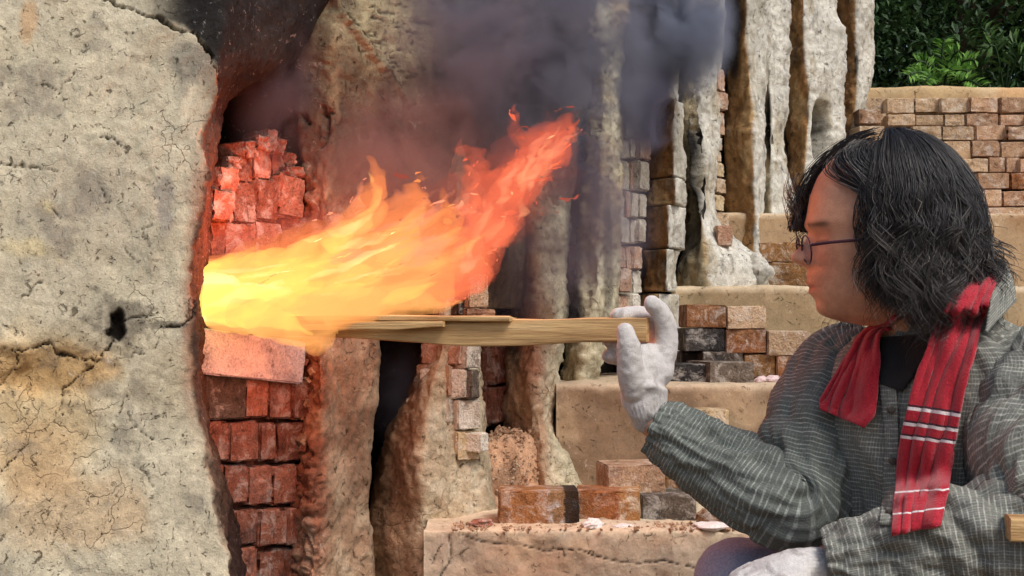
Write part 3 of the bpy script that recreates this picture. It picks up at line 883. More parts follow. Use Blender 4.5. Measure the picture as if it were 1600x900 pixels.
def brick(px0, px1, py0, py1, dl, dr=None, thick=0.1, mat='brick_tan', name='brick', parent=None, roll=0.0, rough=False, yaw=0.0, mesh=None, gap=0.0, **k):
    """a brick whose visible face spans these photo pixels at these distances"""
    if dr is None: dr = dl
    ym = (py0 + py1) / 2
    a, b = P(px0 + gap, ym, dl), P(px1 - gap, ym, dr)
    w = np.linalg.norm((b - a)[:2])
    dm = (dl + dr) / 2
    h = (py1 - py0 - 2 * gap) / F * dm
    ang = math.atan2(b[1] - a[1], b[0] - a[0]) + yaw
    inw = np.array([-math.sin(ang), math.cos(ang), 0])
    c = (a + b) / 2 + inw * thick / 2
    me = mesh or random.choice(BRR if rough else BR)
    o = bpy.data.objects.new(name, me)
    COL.objects.link(o)
    o.location = c
    o.rotation_euler = (0, roll, ang)
    o.scale = (w, thick, h)
    o.material_slots[0].link = 'OBJECT'
    o.material_slots[0].material = M[mat]
    if parent is not None: o.parent = parent
    tag(o, **k)
    return o

# ---- port wall of the burning port
def depth1(px):
    return float(np.interp(px, [300, 490], [2.27, 2.47]))
port = empty('port_wall', (0, 0, 0)); port.parent = kiln
rows1 = [((590, 655), [(384, 420), (421, 458), (459, 488)]),
         ((660, 722), [(318, 359), (360, 405), (407, 432), (433, 478)]),
         ((727, 789), [(322, 349), (350, 388), (389, 426), (427, 465), (466, 478)]),
         ((794, 852), [(332, 367), (368, 405), (406, 450), (452, 468)]),
         ((857, 915), [(345, 403), (404, 450), (452, 466)]),
         ((920, 980), [(350, 395), (396, 450)])]
for (y0, y1), xs in rows1:
    for (a, b) in xs:
        j = random.uniform(-0.012, 0.012)
        brick(a, b, y0 + random.uniform(-1, 2), y1 + random.uniform(-2, 1), depth1(a) + j, depth1(b) + j, 0.12, 'brick_red', parent=port, roll=random.uniform(-0.035, 0.035) + 0.02, rough=random.random() < 0.8, gap=0.4)
brick(314, 386, 584, 656, depth1(314), depth1(386), 0.12, 'brick_dark', parent=port, roll=0.03, gap=0.8)
# crumbling bricks over the port, ending in a broken peak
for (a, b, y0, y1) in [(334, 366, 300, 345), (367, 400, 283, 350), (401, 436, 280, 345), (437, 478, 275, 340), (330, 352, 347, 400), (353, 398, 352, 402), (399, 440, 347, 400), (441, 480, 342, 400),
                       (345, 372, 262, 300), (373, 396, 245, 284), (397, 424, 232, 280), (425, 446, 236, 276), (447, 476, 262, 275), (384, 404, 222, 246), (404, 420, 214, 234), (418, 432, 203, 236), (432, 446, 218, 240), (358, 376, 245, 264), (446, 462, 240, 262)]:
    j = random.uniform(-0.018, 0.018)
    tp = sstep(300, 220, y0)
    brick(a - 1, b + 1, y0 - 2, y1 + 1, depth1(a) + 0.05 + j, depth1(b) + 0.05 + j, 0.11, 'brick_red', parent=port, roll=random.uniform(-0.06, 0.06) + float(tp) * random.uniform(-0.3, 0.3), mesh=random.choice(BRC), yaw=random.uniform(-0.25, 0.25))
# crumbling clay bedding that fills the joints
def col_bed(V, q, fl):
    n = fbm(V * 24, 4, 301)
    return mix(np.tile(lin(128, 78, 60), (*V.shape[:2], 1)), lin(70, 50, 44), sstep(-0.1, 0.4, n))
column('bedding', [(222, 405, 422, 436, 2.50, 2.50, 2.53), (255, 366, 415, 456, 2.47, 2.48, 2.54), (300, 336, 410, 474, 2.43, 2.475, 2.56), (400, 326, 405, 480, 2.42, 2.47, 2.56)], col_bed, res=0.005, smooth_it=3, back=0.05, amp=0.014, seed=31, parent=port, freq=20, fine_amp=0.008)
column('bedding', [(590, 318, 400, 484, 2.36, 2.425, 2.53), (780, 326, 400, 474, 2.36, 2.42, 2.52), (980, 350, 400, 458, 2.37, 2.415, 2.51)], col_bed, res=0.006, smooth_it=3, back=0.05, amp=0.008, seed=32, parent=port, freq=20, fine_amp=0.006)
# loose lumps down the crumbling edge
for k in range(24):
    y = 545 + k * 15
    x = np.interp(y, [540, 700, 900], [478, 470, 456]) + random.uniform(-4, 16)
    s = random.uniform(5, 12)
    brick(x, x + s, y, y + s * random.uniform(0.8, 1.6), 2.435 + random.uniform(-0.01, 0.02), None, 0.05, random.choice(['brick_red', 'brick_red', 'brick_rosy', 'brick_pink']), name='mortar_lump', parent=port, roll=random.uniform(-0.8, 0.8), rough=True, yaw=random.uniform(-0.7, 0.7))
# pale shelf laid across the sill of the port
M['shelf'] = brick_mat('kiln shelf', lin(190, 186, 190), lin(206, 202, 204), lin(150, 140, 144), var=0.12)
brick(311, 478, 523, 592, 2.235, 2.42, 0.12, 'shelf', name='kiln_shelf', roll=0.115, label='pale grey refractory slab laid across the sill of the burning port', cat='slab')
# bricks behind the slab carry it
brick(318, 480, 598, 612, 2.36, 2.50, 0.05, 'brick_red', parent=port, rough=True)

# ---- pale bricks in the conical buttress
inset = empty('inset_masonry', (0, 0, 0)); inset.parent = kiln
for (a, b, y0, y1, m) in [(700, 727, 570, 620, 'brick_rosy'), (728, 752, 536, 576, 'brick_pale'), (728, 737, 576, 622, 'brick_pale'), (737, 750, 577, 623, 'brick_dark'), (716, 752, 624, 672, 'brick_pale'), (702, 715, 622, 660, 'brick_pale'),
                          (714, 750, 674, 720, 'brick_cream'), (750, 764, 676, 706, 'brick_pale'), (733, 764, 428, 482, 'brick_tan'), (716, 742, 470, 492, 'brick_dark'), (728, 775, 482, 494, 'brick_rosy'), (716, 736, 536, 570, 'brick_pink')]:
    brick(a, b, y0, y1, 2.612, 2.645, 0.1, m, parent=inset, rough=True, roll=random.uniform(-0.03, 0.03), gap=0.4)
for (a, b, y0, y1) in [(758, 776, 545, 610), (777, 796, 540, 600), (757, 778, 612, 668), (779, 797, 604, 660)]:
    brick(a, b, y0, y1, 2.93, 2.99, 0.1, 'brick_red', parent=inset, rough=True, gap=0.3)
# ---- bricked-up port with lime crust
def depth5(px):
    return float(np.interp(px, [955, 1015], [3.17, 3.33]))
port5 = empty('port_wall', (0, 0, 0)); port5.parent = kiln
for y0, y1, xs in [(180, 214, [(960, 976), (978, 992), (994, 1012)]), (216, 249, [(962, 984), (985, 999), (1000, 1018)]), (250, 299, [(962, 984), (986, 998), (999, 1016)]), (300, 341, [(956, 976), (978, 986), (987, 998), (999, 1011)]),
                   (342, 382, [(954, 965), (966, 984), (985, 997), (998, 1010)]), (383, 420, [(954, 962), (963, 978), (979, 990), (991, 1004)]), (421, 459, [(955, 968), (969, 988), (989, 1003)]), (460, 498, [(955, 965), (966, 987), (988, 1002)]), (500, 540, [(940, 965), (966, 985), (986, 1002)])]:
    for (a, b) in xs:
        j = random.uniform(-0.02, 0.02)
        brick(a, b, y0 + random.uniform(-3, 3), y1 + random.uniform(-3, 2), depth5(a) + j, depth5(b) + j, 0.12, 'brick_pink' if (y0 > 380 and a < 985) else random.choice(['brick_pale', 'brick_pale', 'brick_pink']), parent=port5, roll=random.uniform(-0.06, 0.06), rough=True, gap=0.4)
# ---- pillar of big rough blocks: ochre towards us, limewashed outside
pil = empty('block_pillar', (0, 0, 0)); pil.parent = kiln
def block(rows, seed):
    o = column('block', rows, far_col(seed, (), flankc=lin(142, 104, 64)), res=0.0055, smooth_it=2, back=0.16, amp=0.012, seed=seed, mat='clay_far', parent=pil, freq=14, fine_amp=0.005)
DD = (3.34, 3.27, 3.38)
block([(-60, 1024, 1046, 1062, *DD), (150, 1024, 1046, 1062, *DD)], 201)
block([(152, 1030, 1056, 1070, *DD), (200, 1024, 1054, 1071, *DD), (274, 1011, 1055, 1072, *DD)], 202)
block([(277, 1014, 1057, 1073, *DD), (318, 1010, 1058, 1073, *DD)], 203)
block([(320, 1010, 1046, 1072, *DD), (386, 1009, 1046, 1071, *DD)], 204)
block([(389, 1005, 1043, 1060, *DD), (455, 1004, 1043, 1059, *DD)], 205)
block([(459, 1000, 1030, 1062, *DD), (520, 985, 1030, 1068, *DD), (640, 960, 1030, 1075, *DD)], 206)
# ---- narrow bricked port between far columns
port7 = empty('port_wall', (0, 0, 0)); port7.parent = kiln
for (a, b, y0, y1, m) in [(1121, 1133, 108, 142, 'brick_pink'), (1118, 1138, 143, 171, 'brick_pink'), (1114, 1133, 173, 211, 'brick_rosy'), (1114, 1129, 213, 234, 'brick_pink'), (1117, 1128, 236, 252, 'brick_tan'), (1116, 1132, 254, 276, 'brick_cream'),
                          (1119, 1135, 278, 302, 'brick_tan'), (1118, 1132, 304, 330, 'brick_cream'), (1120, 1140, 332, 352, 'brick_tan'), (1120, 1144, 352, 378, 'brick_pink')]:
    brick(a, b, y0, y1, 3.68, 3.74, 0.15, m, parent=port7, rough=True, gap=0.3)

# ================================================================== loose bricks on the steps
ORD = ['first', 'second', 'third', 'fourth', 'fifth', 'sixth', 'seventh', 'eighth', 'ninth']
def loose(px0, px1, py0, py1, d, mat, label, grp, length=0.19, yaw=0.0, roll=0.0, rough=False):
    return brick(px0, px1, py0, py1, d, None, length, mat, name='brick', yaw=yaw, roll=roll, rough=rough, label=label, cat='brick', group=grp)
def two_tone(name, stops, axis=0):
    """brick whose colour changes along its length: stops of (position 0..1, colour)"""
    m = brick_mat(name, lin(150, 100, 60), lin(170, 120, 76), lin(120, 84, 60), var=0.3)
    nt = m.node_tree
    s = [n for n in nt.nodes if n.type == 'BSDF_PRINCIPLED'][0]
    src = s.inputs['Base Color'].links[0].from_socket
    tc = N(nt, 'ShaderNodeTexCoord')
    sp = N(nt, 'ShaderNodeSeparateXYZ')
    nt.links.new(tc.outputs['Object'], sp.inputs[0])
    ad = N(nt, 'ShaderNodeMath', operation='MULTIPLY_ADD')
    nz = tex_noise(nt, tc.outputs['Object'], 9, 4)
    nt.links.new(nz, ad.inputs[0]); ad.inputs[1].default_value = 0.10
    ad2 = N(nt, 'ShaderNodeMath', operation='ADD'); ad2.inputs[1].default_value = 0.45
    nt.links.new(sp.outputs[axis], ad.inputs[2])
    nt.links.new(ad.outputs[0], ad2.inputs[0])
    r = ramp(nt, stops, ad2.outputs[0])
    c = mixc(nt, src, r, 1.0, 'MULTIPLY')
    nt.links.new(c, s.inputs['Base Color'])
    return m
M['brick_burnt_end'] = two_tone('brick burnt end', [(0.0, (1, 1, 1)), (0.60, (1, 1, 1)), (0.63, (0.95, 1.25, 1.6)), (0.80, (0.85, 1.1, 1.4)), (0.83, (0.12, 0.15, 0.2)), (1.0, (0.10, 0.13, 0.18))])
M['brick_cream_end'] = two_tone('brick cream end', [(0.0, (0.9, 0.8, 0.75)), (0.66, (0.95, 0.8, 0.75)), (0.70, (1.25, 1.45, 1.5)), (1.0, (1.2, 1.4, 1.4))])
G1 = 'bricks lying on the lowest visible step'
z1px = lambda d: 500 + 0.396 / d * F
loose(779, 905, 768, z1px(2.50) + 9, 2.47, 'brick_burnt_end', 'rust brown brick with grey and black burnt end at the step edge', G1, 0.10, yaw=0.02)
loose(898, 1000, 768, 822, 2.50, 'brick_cream_end', 'red brown brick with a cream right end beside the burnt-ended brick', G1, 0.10, yaw=-0.10)
loose(1002, 1090, 774, 817, 2.54, 'brick_dark', 'dark sooty brick under the raised arm on the lowest step', G1, 0.10, yaw=0.12)
loose(948, 1042, 727, 773, 2.58, 'brick_rosy', 'single red tan brick lying on top of two others on the step', G1, 0.11, yaw=0.14, roll=-0.015)
loose(1040, 1100, 735, 776, 2.66, 'brick_ochre', 'ochre brick behind the raised forearm on top of a dark brick', G1, 0.10, yaw=-0.1)
loose(1062, 1140, 640, 694, 2.80, 'brick_cream', 'tan brick with a white scrap on it behind the sleeve cuff', G1, 0.06, yaw=0.04)
loose(1066, 1142, 696, 775, 2.80, 'brick_ochre', 'upright brown block under the tan brick behind the forearm', G1, 0.06, yaw=0.04)
loose(1245, 1330, 795, 836, 2.47, 'brick_tan', 'tan block on the step below the elbow', G1, 0.12, yaw=0.1)
G2 = 'stacked bricks against the middle step'
z2 = lambda d: 500 + 0.144 / d * F
stack2 = [
    (1072, 1135, 476, 512, 3.06, 'brick_orange', 'rust brown brick at the top left of the brick pile on the step'),
    (1136, 1198, 478, 514, 3.06, 'brick_tan', 'dusty brown brick with pale edge at the top right of the brick pile'),
    (1070, 1133, 513, 549, 3.06, 'brick_black', 'black sooty brick in the second row of the brick pile'),
    (1134, 1198, 514, 552, 3.06, 'brick_orange', 'orange brown brick in the middle of the brick pile'),
    (1200, 1267, 517, 556, 3.05, 'brick_tan', 'tan brick at the right end of the second row of the pile'),
    (1066, 1096, 550, 600, 3.10, 'brick_black', 'black brick end in the shadowed lower left of the pile'),
    (1098, 1162, 549, 588, 3.06, 'brick_dark', 'dark grey brick in the third row of the pile'),
    (1163, 1212, 554, 590, 3.06, 'brick_ochre', 'short ochre brick in the third row of the pile'),
    (1214, 1284, 555, 604, 3.05, 'brick_orange', 'large brown brick at the lower right of the pile beside the shoulder'),
    (1048, 1107, 569, 599, 2.96, 'brick_black', 'flat black brick at the step edge behind the raised glove'),
    (1106, 1182, 566, 603, 2.95, 'brick_dark', 'grey angled brick standing in front of the pile at the step edge')]
for (a, b, y0, y1, d, m, lab) in stack2:
    loose(a, b, y0, y1, d, m, lab, G2, 0.16, yaw=random.uniform(-0.03, 0.03) + (0.22 if 'angled' in lab else 0), roll=random.uniform(-0.02, 0.02))
# supports hidden behind the lower row so that nothing floats
for (a, b) in ((1098, 1160), (1163, 1212)):
    loose(a, b, 589, 601, 3.07, 'brick_dark', 'thin dark brick under the third row of the pile near %s end' % ('its left' if a < 1150 else 'its right'), G2, 0.14)
# ---- tall stack under the terrace wall
G3 = 'bricks stacked under the terrace wall'
back = [(153, 177, 4.950, [(1345, 1384), (1385, 1427), (1428, 1469), (1470, 1515), (1517, 1562), (1564, 1610), (1612, 1655), (1657, 1700)]),
        (178, 197, 4.880, [(1344, 1386), (1387, 1431), (1432, 1474), (1475, 1507), (1510, 1562), (1563, 1608), (1610, 1655), (1657, 1700)]),
        (197, 220, 4.780, [(1343, 1384), (1386, 1424), (1425, 1472), (1473, 1523), (1525, 1572), (1574, 1618), (1620, 1665)]),
        (221, 246, 4.700, [(1382, 1425), (1427, 1473), (1475, 1517), (1519, 1562), (1563, 1615), (1617, 1662)]),
        (247, 270, 4.620, [(1400, 1452), (1454, 1498), (1500, 1545), (1546, 1571), (1572, 1594), (1595, 1640), (1642, 1686)]),
        (271, 296, 4.540, [(1420, 1470), (1472, 1520), (1521, 1526), (1528, 1577), (1580, 1626), (1628, 1672)]),
        (297, 323, 4.460, [(1430, 1480), (1482, 1503), (1505, 1528), (1530, 1566), (1568, 1616), (1618, 1662)]),
        (324, 349, 4.380, [(1440, 1490), (1492, 1536), (1538, 1604), (1606, 1660)])]
ROWN = ['top row', 'second row', 'third row', 'fourth row', 'fifth row', 'sixth row', 'seventh row', 'bottom row']
for r, (y0, y1, d, xs) in enumerate(back):
    nv = 0
    for (a, b) in xs:
        if b - a < 8: continue
        if r >= 4 and a > 1560 or (r in (3, 6) and a > 1560): mt, cn = ('brick_orange' if random.random() < 0.6 else 'brick_rosy'), 'rust tan'
        elif a > 1500: mt, cn = 'brick_rosy', 'rosy tan'
        else: mt, cn = 'brick_tan', 'pale tan'
        hid = (r == 2 and 1386 <= a < 1425) or (r == 3 and a < 1475) or (r >= 4 and a < 1500)
        if hid:
            continue
        lab = '%s brick, %s from left in view, %s of stack under terrace wall' % (cn, ORD[nv], ROWN[r])
        nv += 1
        lab2 = lab
        loose(a + random.uniform(-1.5, 1.5), b + random.uniform(-1.5, 1), y0 + random.uniform(-1.5, 1.5), y1 - random.uniform(0, 1.5), d - 0.05 * (r % 3 == 2) + random.uniform(-0.04, 0.04), mt, lab2, G3, 0.2, yaw=random.uniform(-0.07, 0.07), roll=random.uniform(-0.02, 0.02), rough=random.random() < 0.5)
loose(1342, 1377, 170, 193, 4.80, 'brick_rosy', 'brown brick jutting out at the left end of the stack under the terrace wall', G3, 0.2)
# rear packing of the stack: the steps of the terrace it leans on
slab('terrace_step', 1.30, 3.4, 4.86, 5.04, 1.1, CAMZ + 0.70, 0.02, M['step'], seed=19, tint=step_tint(lin(150, 124, 96), 19))
slab('terrace_step', 1.36, 1.66, 4.62, 4.88, 1.1, CAMZ + 0.62, 0.0, M['step'], seed=21, tint=step_tint(lin(170, 140, 108), 21))
# bricks by the foot of the far columns
G4 = 'bricks at the foot of the far columns'
for (a, b, y0, y1, d, m, lab) in [(1187, 1214, 346, 377, 3.90, 'brick_dark', 'grey brick at the foot of the white column, left of two'),
                                  (1214, 1242, 346, 377, 3.90, 'brick_dark', 'grey brick at the foot of the white column, right of two, by the forehead'),
                                  (1186, 1250, 379, 410, 3.80, 'brick_ochre', 'ochre stone block below the grey bricks beside the face'),
                                  (1190, 1270, 410, 447, 3.76, 'brick_ochre', 'rough ochre stone on the step just left of the nose')]:
    loose(a, b, y0, y1, d, m, lab, G4, 0.12, rough=True)
loose(1121, 1145, 352, 384, 3.50, 'brick_pink', 'small pale pink brick standing at the foot of the soot-streaked column', G4, 0.06, rough=True)
# clay lumps spilling at the column foot
def boulder(name, c, r, seed, mat, colr, **k):
    u, v = np.meshgrid(np.linspace(0, 2 * math.pi, 40, endpoint=False), np.linspace(0.02, math.pi - 0.02, 26))
    n = np.stack([np.cos(u) * np.sin(v), np.sin(u) * np.sin(v), -np.cos(v)], -1)
    w = 1 + 0.35 * fbm(n * 1.6 + seed, 4, seed) + 0.08 * fbm(n * 9, 3, seed)
    Vv = np.array(c) + n * np.array(r) * w[..., None]
    cc = mix(np.tile(colr, (*Vv.shape[:2], 1)), colr * 0.6, sstep(0, 0.5, fbm(Vv * 18, 3, seed)))
    return link(name, make_mesh(name, Vv, grid_faces(26, 40, True), col=cc), M[mat], **k)
boulder('foot_mound', P(1180, 425, 3.60), (0.045, 0.05, 0.055), 3, 'clay_far', WHITE * 0.9, parent=kiln)
mound = boulder('rubble_mound', P(786, 765, 2.86), (0.085, 0.10, 0.135), 5, 'clay', lin(196, 156, 124), parent=kiln)
mound_v = np.array([x.co[:] for x in mound.data.vertices])
mound_v = mound_v[(mound_v[:, 1] < 2.86) & (mound_v[:, 2] > CAMZ - 0.37)]
boulder('rubble_mound', P(745, 800, 2.72), (0.05, 0.07, 0.06), 6, 'clay', lin(190, 152, 120), parent=kiln)
# crumbs
def crumbs(name, boxes, mat, label, sizes=(0.002, 0.006)):
    vs, ts, b = [], [], 0
    for (n, f) in boxes:
        for _ in range(n):
            c = np.array(f())
            s = random.uniform(*sizes)
            pv = rng.normal(size=(6, 3)); 
            pv = np.array([[1, 0, 0], [-1, 0, 0], [0, 1, 0], [0, -1, 0], [0, 0, 1], [0, 0, -1]]) * (0.6 + 0.6 * rng.random((6, 1))) * s
            q = Matrix.Rotation(random.uniform(0, 6.28), 3, Vector(rng.normal(size=3).tolist()).normalized())
            pv = pv @ np.array(q) + c
            vs.append(pv)
            for t in ((0, 2, 4), (2, 1, 4), (1, 3, 4), (3, 0, 4), (2, 0, 5), (1, 2, 5), (3, 1, 5), (0, 3, 5)):
                ts.append([x + b for x in t])
            b += 6
    link(name, make_mesh(name, np.vstack(vs), None, np.array(ts), smooth=False), M[mat], kind='stuff', label=label)
def on_step1(px, d):
    p = P(px, 0, d)
    return [p[0], d + 0.0, step_top(1) + 0.003]
crumbs('brick_crumbs', [(420, lambda: on_step1(random.uniform(700, 1330), random.uniform(2.41, 2.50))),
                        (420, lambda: mound_v[random.randrange(len(mound_v))] + rng.normal(size=3) * 0.007)],
       'brick_rosy', 'crumbs of brick and clay scattered on the step and spilling from the port')
# ================================================================== firewood
def wood_mat():
    m, nt, out = new_mat('split firewood')
    L = nt.links
    tc = N(nt, 'ShaderNodeTexCoord')
    mp = N(nt, 'ShaderNodeMapping')
    mp.inputs['Scale'].default_value = (1.5, 26, 40)
    L.new(tc.outputs['Object'], mp.inputs[0])
    g = tex_noise(nt, mp.outputs[0], 2.2, 6, 0.65, 0.7)
    g2 = tex_noise(nt, mp.outputs[0], 9, 4, 0.7, 0.3)
    c = ramp(nt, [(0.25, lin(120, 84, 50)), (0.40, lin(174, 134, 86)), (0.55, lin(204, 168, 116)), (0.75, lin(222, 190, 142))], g)
    c = mixc(nt, c, ramp(nt, [(0.3, 0.7), (0.6, 1.1)], g2), 0.8, 'MULTIPLY')
    at = N(nt, 'ShaderNodeAttribute', attribute_name='Col')
    c = mixc(nt, c, at.outputs['Color'], 1.0, 'MULTIPLY')
    b = N(nt, 'ShaderNodeBump', Strength=0.7, Distance=0.0025)
    L.new(g2, b.inputs['Height'])
    s = N(nt, 'ShaderNodeBsdfPrincipled', Roughness=0.75)
    L.new(c, s.inputs['Base Color']); L.new(b.outputs[0], s.inputs['Normal'])
    L.new(s.outputs[0], out.inputs['Surface'])
    return m
M['wood'] = wood_mat()
def plank(a, b, h0, h1, t, seed, label, group=None, steps=(), char=0.0):
    """split billet from a to b (world), face height h0..h1, thickness t towards the back; local x runs along it"""
    a, b = np.array(a), np.array(b)
    Lg = np.linalg.norm(b - a)
    n, m = 120, 40
    x = np.linspace(0, Lg, n)
    h = np.interp(x / Lg, np.linspace(0, 1, len(h0)), h0)
    zc = np.interp(x / Lg, np.linspace(0, 1, len(h1)), h1)
    th = np.linspace(0, 2 * math.pi, m, endpoint=False)
    cx, sx = np.cos(th), np.sin(th)
    sq = lambda v: np.sign(v) * np.abs(v) ** 0.14
    Vv = np.zeros((n, m, 3))
    Vv[..., 0] = x[:, None]
    Vv[..., 1] = sq(cx)[None] * t / 2
    Vv[..., 2] = sq(sx)[None] * h[:, None] / 2 + zc[:, None]
    nn = np.zeros_like(Vv); nn[..., 1] = cx; nn[..., 2] = sx
    Vv += nn * (fbm(Vv * np.array([4, 60, 60]) + seed, 3, seed) * 0.0035 + noise(Vv * np.array([2.5, 110, 110]) + seed, seed + 3) * 0.0012)[..., None]
    c = np.ones((n, m, 3))
    c = mix(c, np.array([0.25, 0.17, 0.12]), (sstep(char, char * 0.55, x / Lg) if char > 0 else x * 0)[:, None] * np.ones(m))
    allv = np.vstack([Vv.reshape(-1, 3), Vv[0].mean(0)[None], Vv[-1].mean(0)[None]])
    j = np.arange(m); j2 = (j + 1) % m
    tr = np.vstack([np.stack([np.full(m, n * m), j, j2], -1), np.stack([np.full(m, n * m + 1), (n - 1) * m + j2, (n - 1) * m + j], -1)])
    me = make_mesh('firewood', allv, grid_faces(n, m, True)[:, ::-1], tr, col=np.vstack([c.reshape(-1, 3), np.ones((2, 3))]), smooth=True)
    me.set_sharp_from_angle(angle=math.radians(32))
    o = link('firewood', me, M['wood'], label=label, cat='firewood', group=group)
    d = Vector((b - a).tolist()).normalized()
    yv = Vector((0, 0, 1)).cross(d).normalized()
    zv = d.cross(yv)
    o.matrix_world = Matrix(((d.x, yv.x, zv.x, a[0]), (d.y, yv.y, zv.y, a[1]), (d.z, yv.z, zv.z, a[2]), (0, 0, 0, 1)))
    return o
GW = 'firewood being pushed into the burning port'
plank(P(395, 512, 2.16), P(1012, 516, 1.93), [.020, .024, .026, .030, .038, .040, .037, .035], [0.000, -.001, -.003, -.006, -.008, -.005, 0, 0.001], 0.020, 3,
      'long pale split plank held in the raised glove, its far end in the flames', GW, char=0.3)
plank(P(380, 499, 2.17), P(802, 497, 2.00), [.007, .009, .009, .009, .005], [0, 0.001, 0.001, 0, -.001], 0.034, 5, 'thin split slat on top of the long plank, left part in the flames', GW, char=0.3)
plank(P(360, 506, 2.19), P(925, 503, 1.97), [.007, .008, .008, .008, .004], [0, 0, 0.001, 0.001, 0], 0.03, 7, 'thin splinter above the long plank, ending short of the glove', GW, char=0.3)
plank(P(420, 512, 2.12), P(694, 508, 2.02), [.008, .012, .012, .012, .007], [0, 0, 0.001, 0.001, 0.002], 0.010, 8, 'short split slat in front of the long plank, nearest the flames', GW, char=0.3)
plank(P(1574, 824, 1.50), P(1900, 836, 1.46), [.026, .028, .028], [0, 0, 0], 0.04, 9, 'end of a sawn stick in front of the sleeve at the right edge', None)

# ================================================================== fire
def remesh(me_verts, me_quads, me_tris, voxel, smooth_it=0, name='tmp'):
    me = make_mesh(name, me_verts, me_quads, me_tris)
    o = bpy.data.objects.new(name, me)
    COL.objects.link(o)
    md = o.modifiers.new('r', 'REMESH')
    md.mode = 'VOXEL'; md.voxel_size = voxel; md.use_smooth_shade = True
    if smooth_it:
        sm = o.modifiers.new('s', 'SMOOTH'); sm.iterations = smooth_it; sm.factor = 0.5
    dg = bpy.context.evaluated_depsgraph_get()
    dg.update()
    out = bpy.data.meshes.new_from_object(o.evaluated_get(dg))
    bpy.data.objects.remove(o)
    bpy.data.meshes.remove(me)
    co = np.zeros(len(out.vertices) * 3)
    out.vertices.foreach_get('co', co)
    return out, co.reshape(-1, 3)

def tube_pts(pts, ra, rb=None, ns=14, n=None, up=(0, 0, 1), cap=True):
    """closed tapering tube along pts; ra in-plane radius, rb the other"""
    pts = np.asarray(pts, float)
    n = n or max(8, len(pts) * 6)
    c = catmull(pts, n)
    t0 = np.linspace(0, 1, len(pts)); t1 = np.linspace(0, 1, n)
    ra = np.interp(t1, t0, ra)
    rb = ra if rb is None else np.interp(t1, t0, rb)
    tg = np.gradient(c, axis=0)
    tg /= np.maximum(np.linalg.norm(tg, axis=1, keepdims=True), 1e-9)
    u = np.cross(np.tile(np.array(up, float), (n, 1)), tg)
    u /= np.maximum(np.linalg.norm(u, axis=1, keepdims=True), 1e-9)
    v = np.cross(tg, u)
    th = np.linspace(0, 2 * math.pi, ns, endpoint=False)
    Vv = c[:, None] + u[:, None] * (np.cos(th)[None, :, None] * ra[:, None, None]) + v[:, None] * (np.sin(th)[None, :, None] * rb[:, None, None])
    return Vv, c

class Soup:
    def __init__(s): s.v, s.q, s.t, s.b = [], [], [], 0
    def grid(s, V, wrap=True, caps=True):
        n, m = V.shape[:2]
        s.v.append(V.reshape(-1, 3)); s.q.append(grid_faces(n, m, wrap, s.b))
        nb = s.b + n * m
        if caps:
            s.v.append(np.stack([V[0].mean(0), V[-1].mean(0)]))
            j = np.arange(m); j2 = (j + 1) % m
            s.t.append(np.stack([np.full(m, nb), s.b + j2, s.b + j], -1))
            s.t.append(np.stack([np.full(m, nb + 1), s.b + (n - 1) * m + j, s.b + (n - 1) * m + j2], -1))
            nb += 2
        s.b = nb
    def tube(s, pts, ra, rb=None, **k):
        V, c = tube_pts(pts, ra, rb, **k)
        # round the ends
        a, b = V[0] - c[0], V[-1] - c[-1]
        ta = c[0] - c[1]; ta /= max(np.linalg.norm(ta), 1e-9)
        tb = c[-1] - c[-2]; tb /= max(np.linalg.norm(tb), 1e-9)
        r0, r1 = np.linalg.norm(a, axis=1).mean(), np.linalg.norm(b, axis=1).mean()
        pre = [c[0] + a * math.cos(x) + ta * r0 * math.sin(x) for x in (1.35, 0.9, 0.45)]
        post = [c[-1] + b * math.cos(x) + tb * r1 * math.sin(x) for x in (0.45, 0.9, 1.35)]
        s.grid(np.concatenate([np.array(pre), V, np.array(post)]))
    def out(s):
        return np.vstack(s.v), np.vstack(s.q), (np.vstack(s.t) if s.t else None)

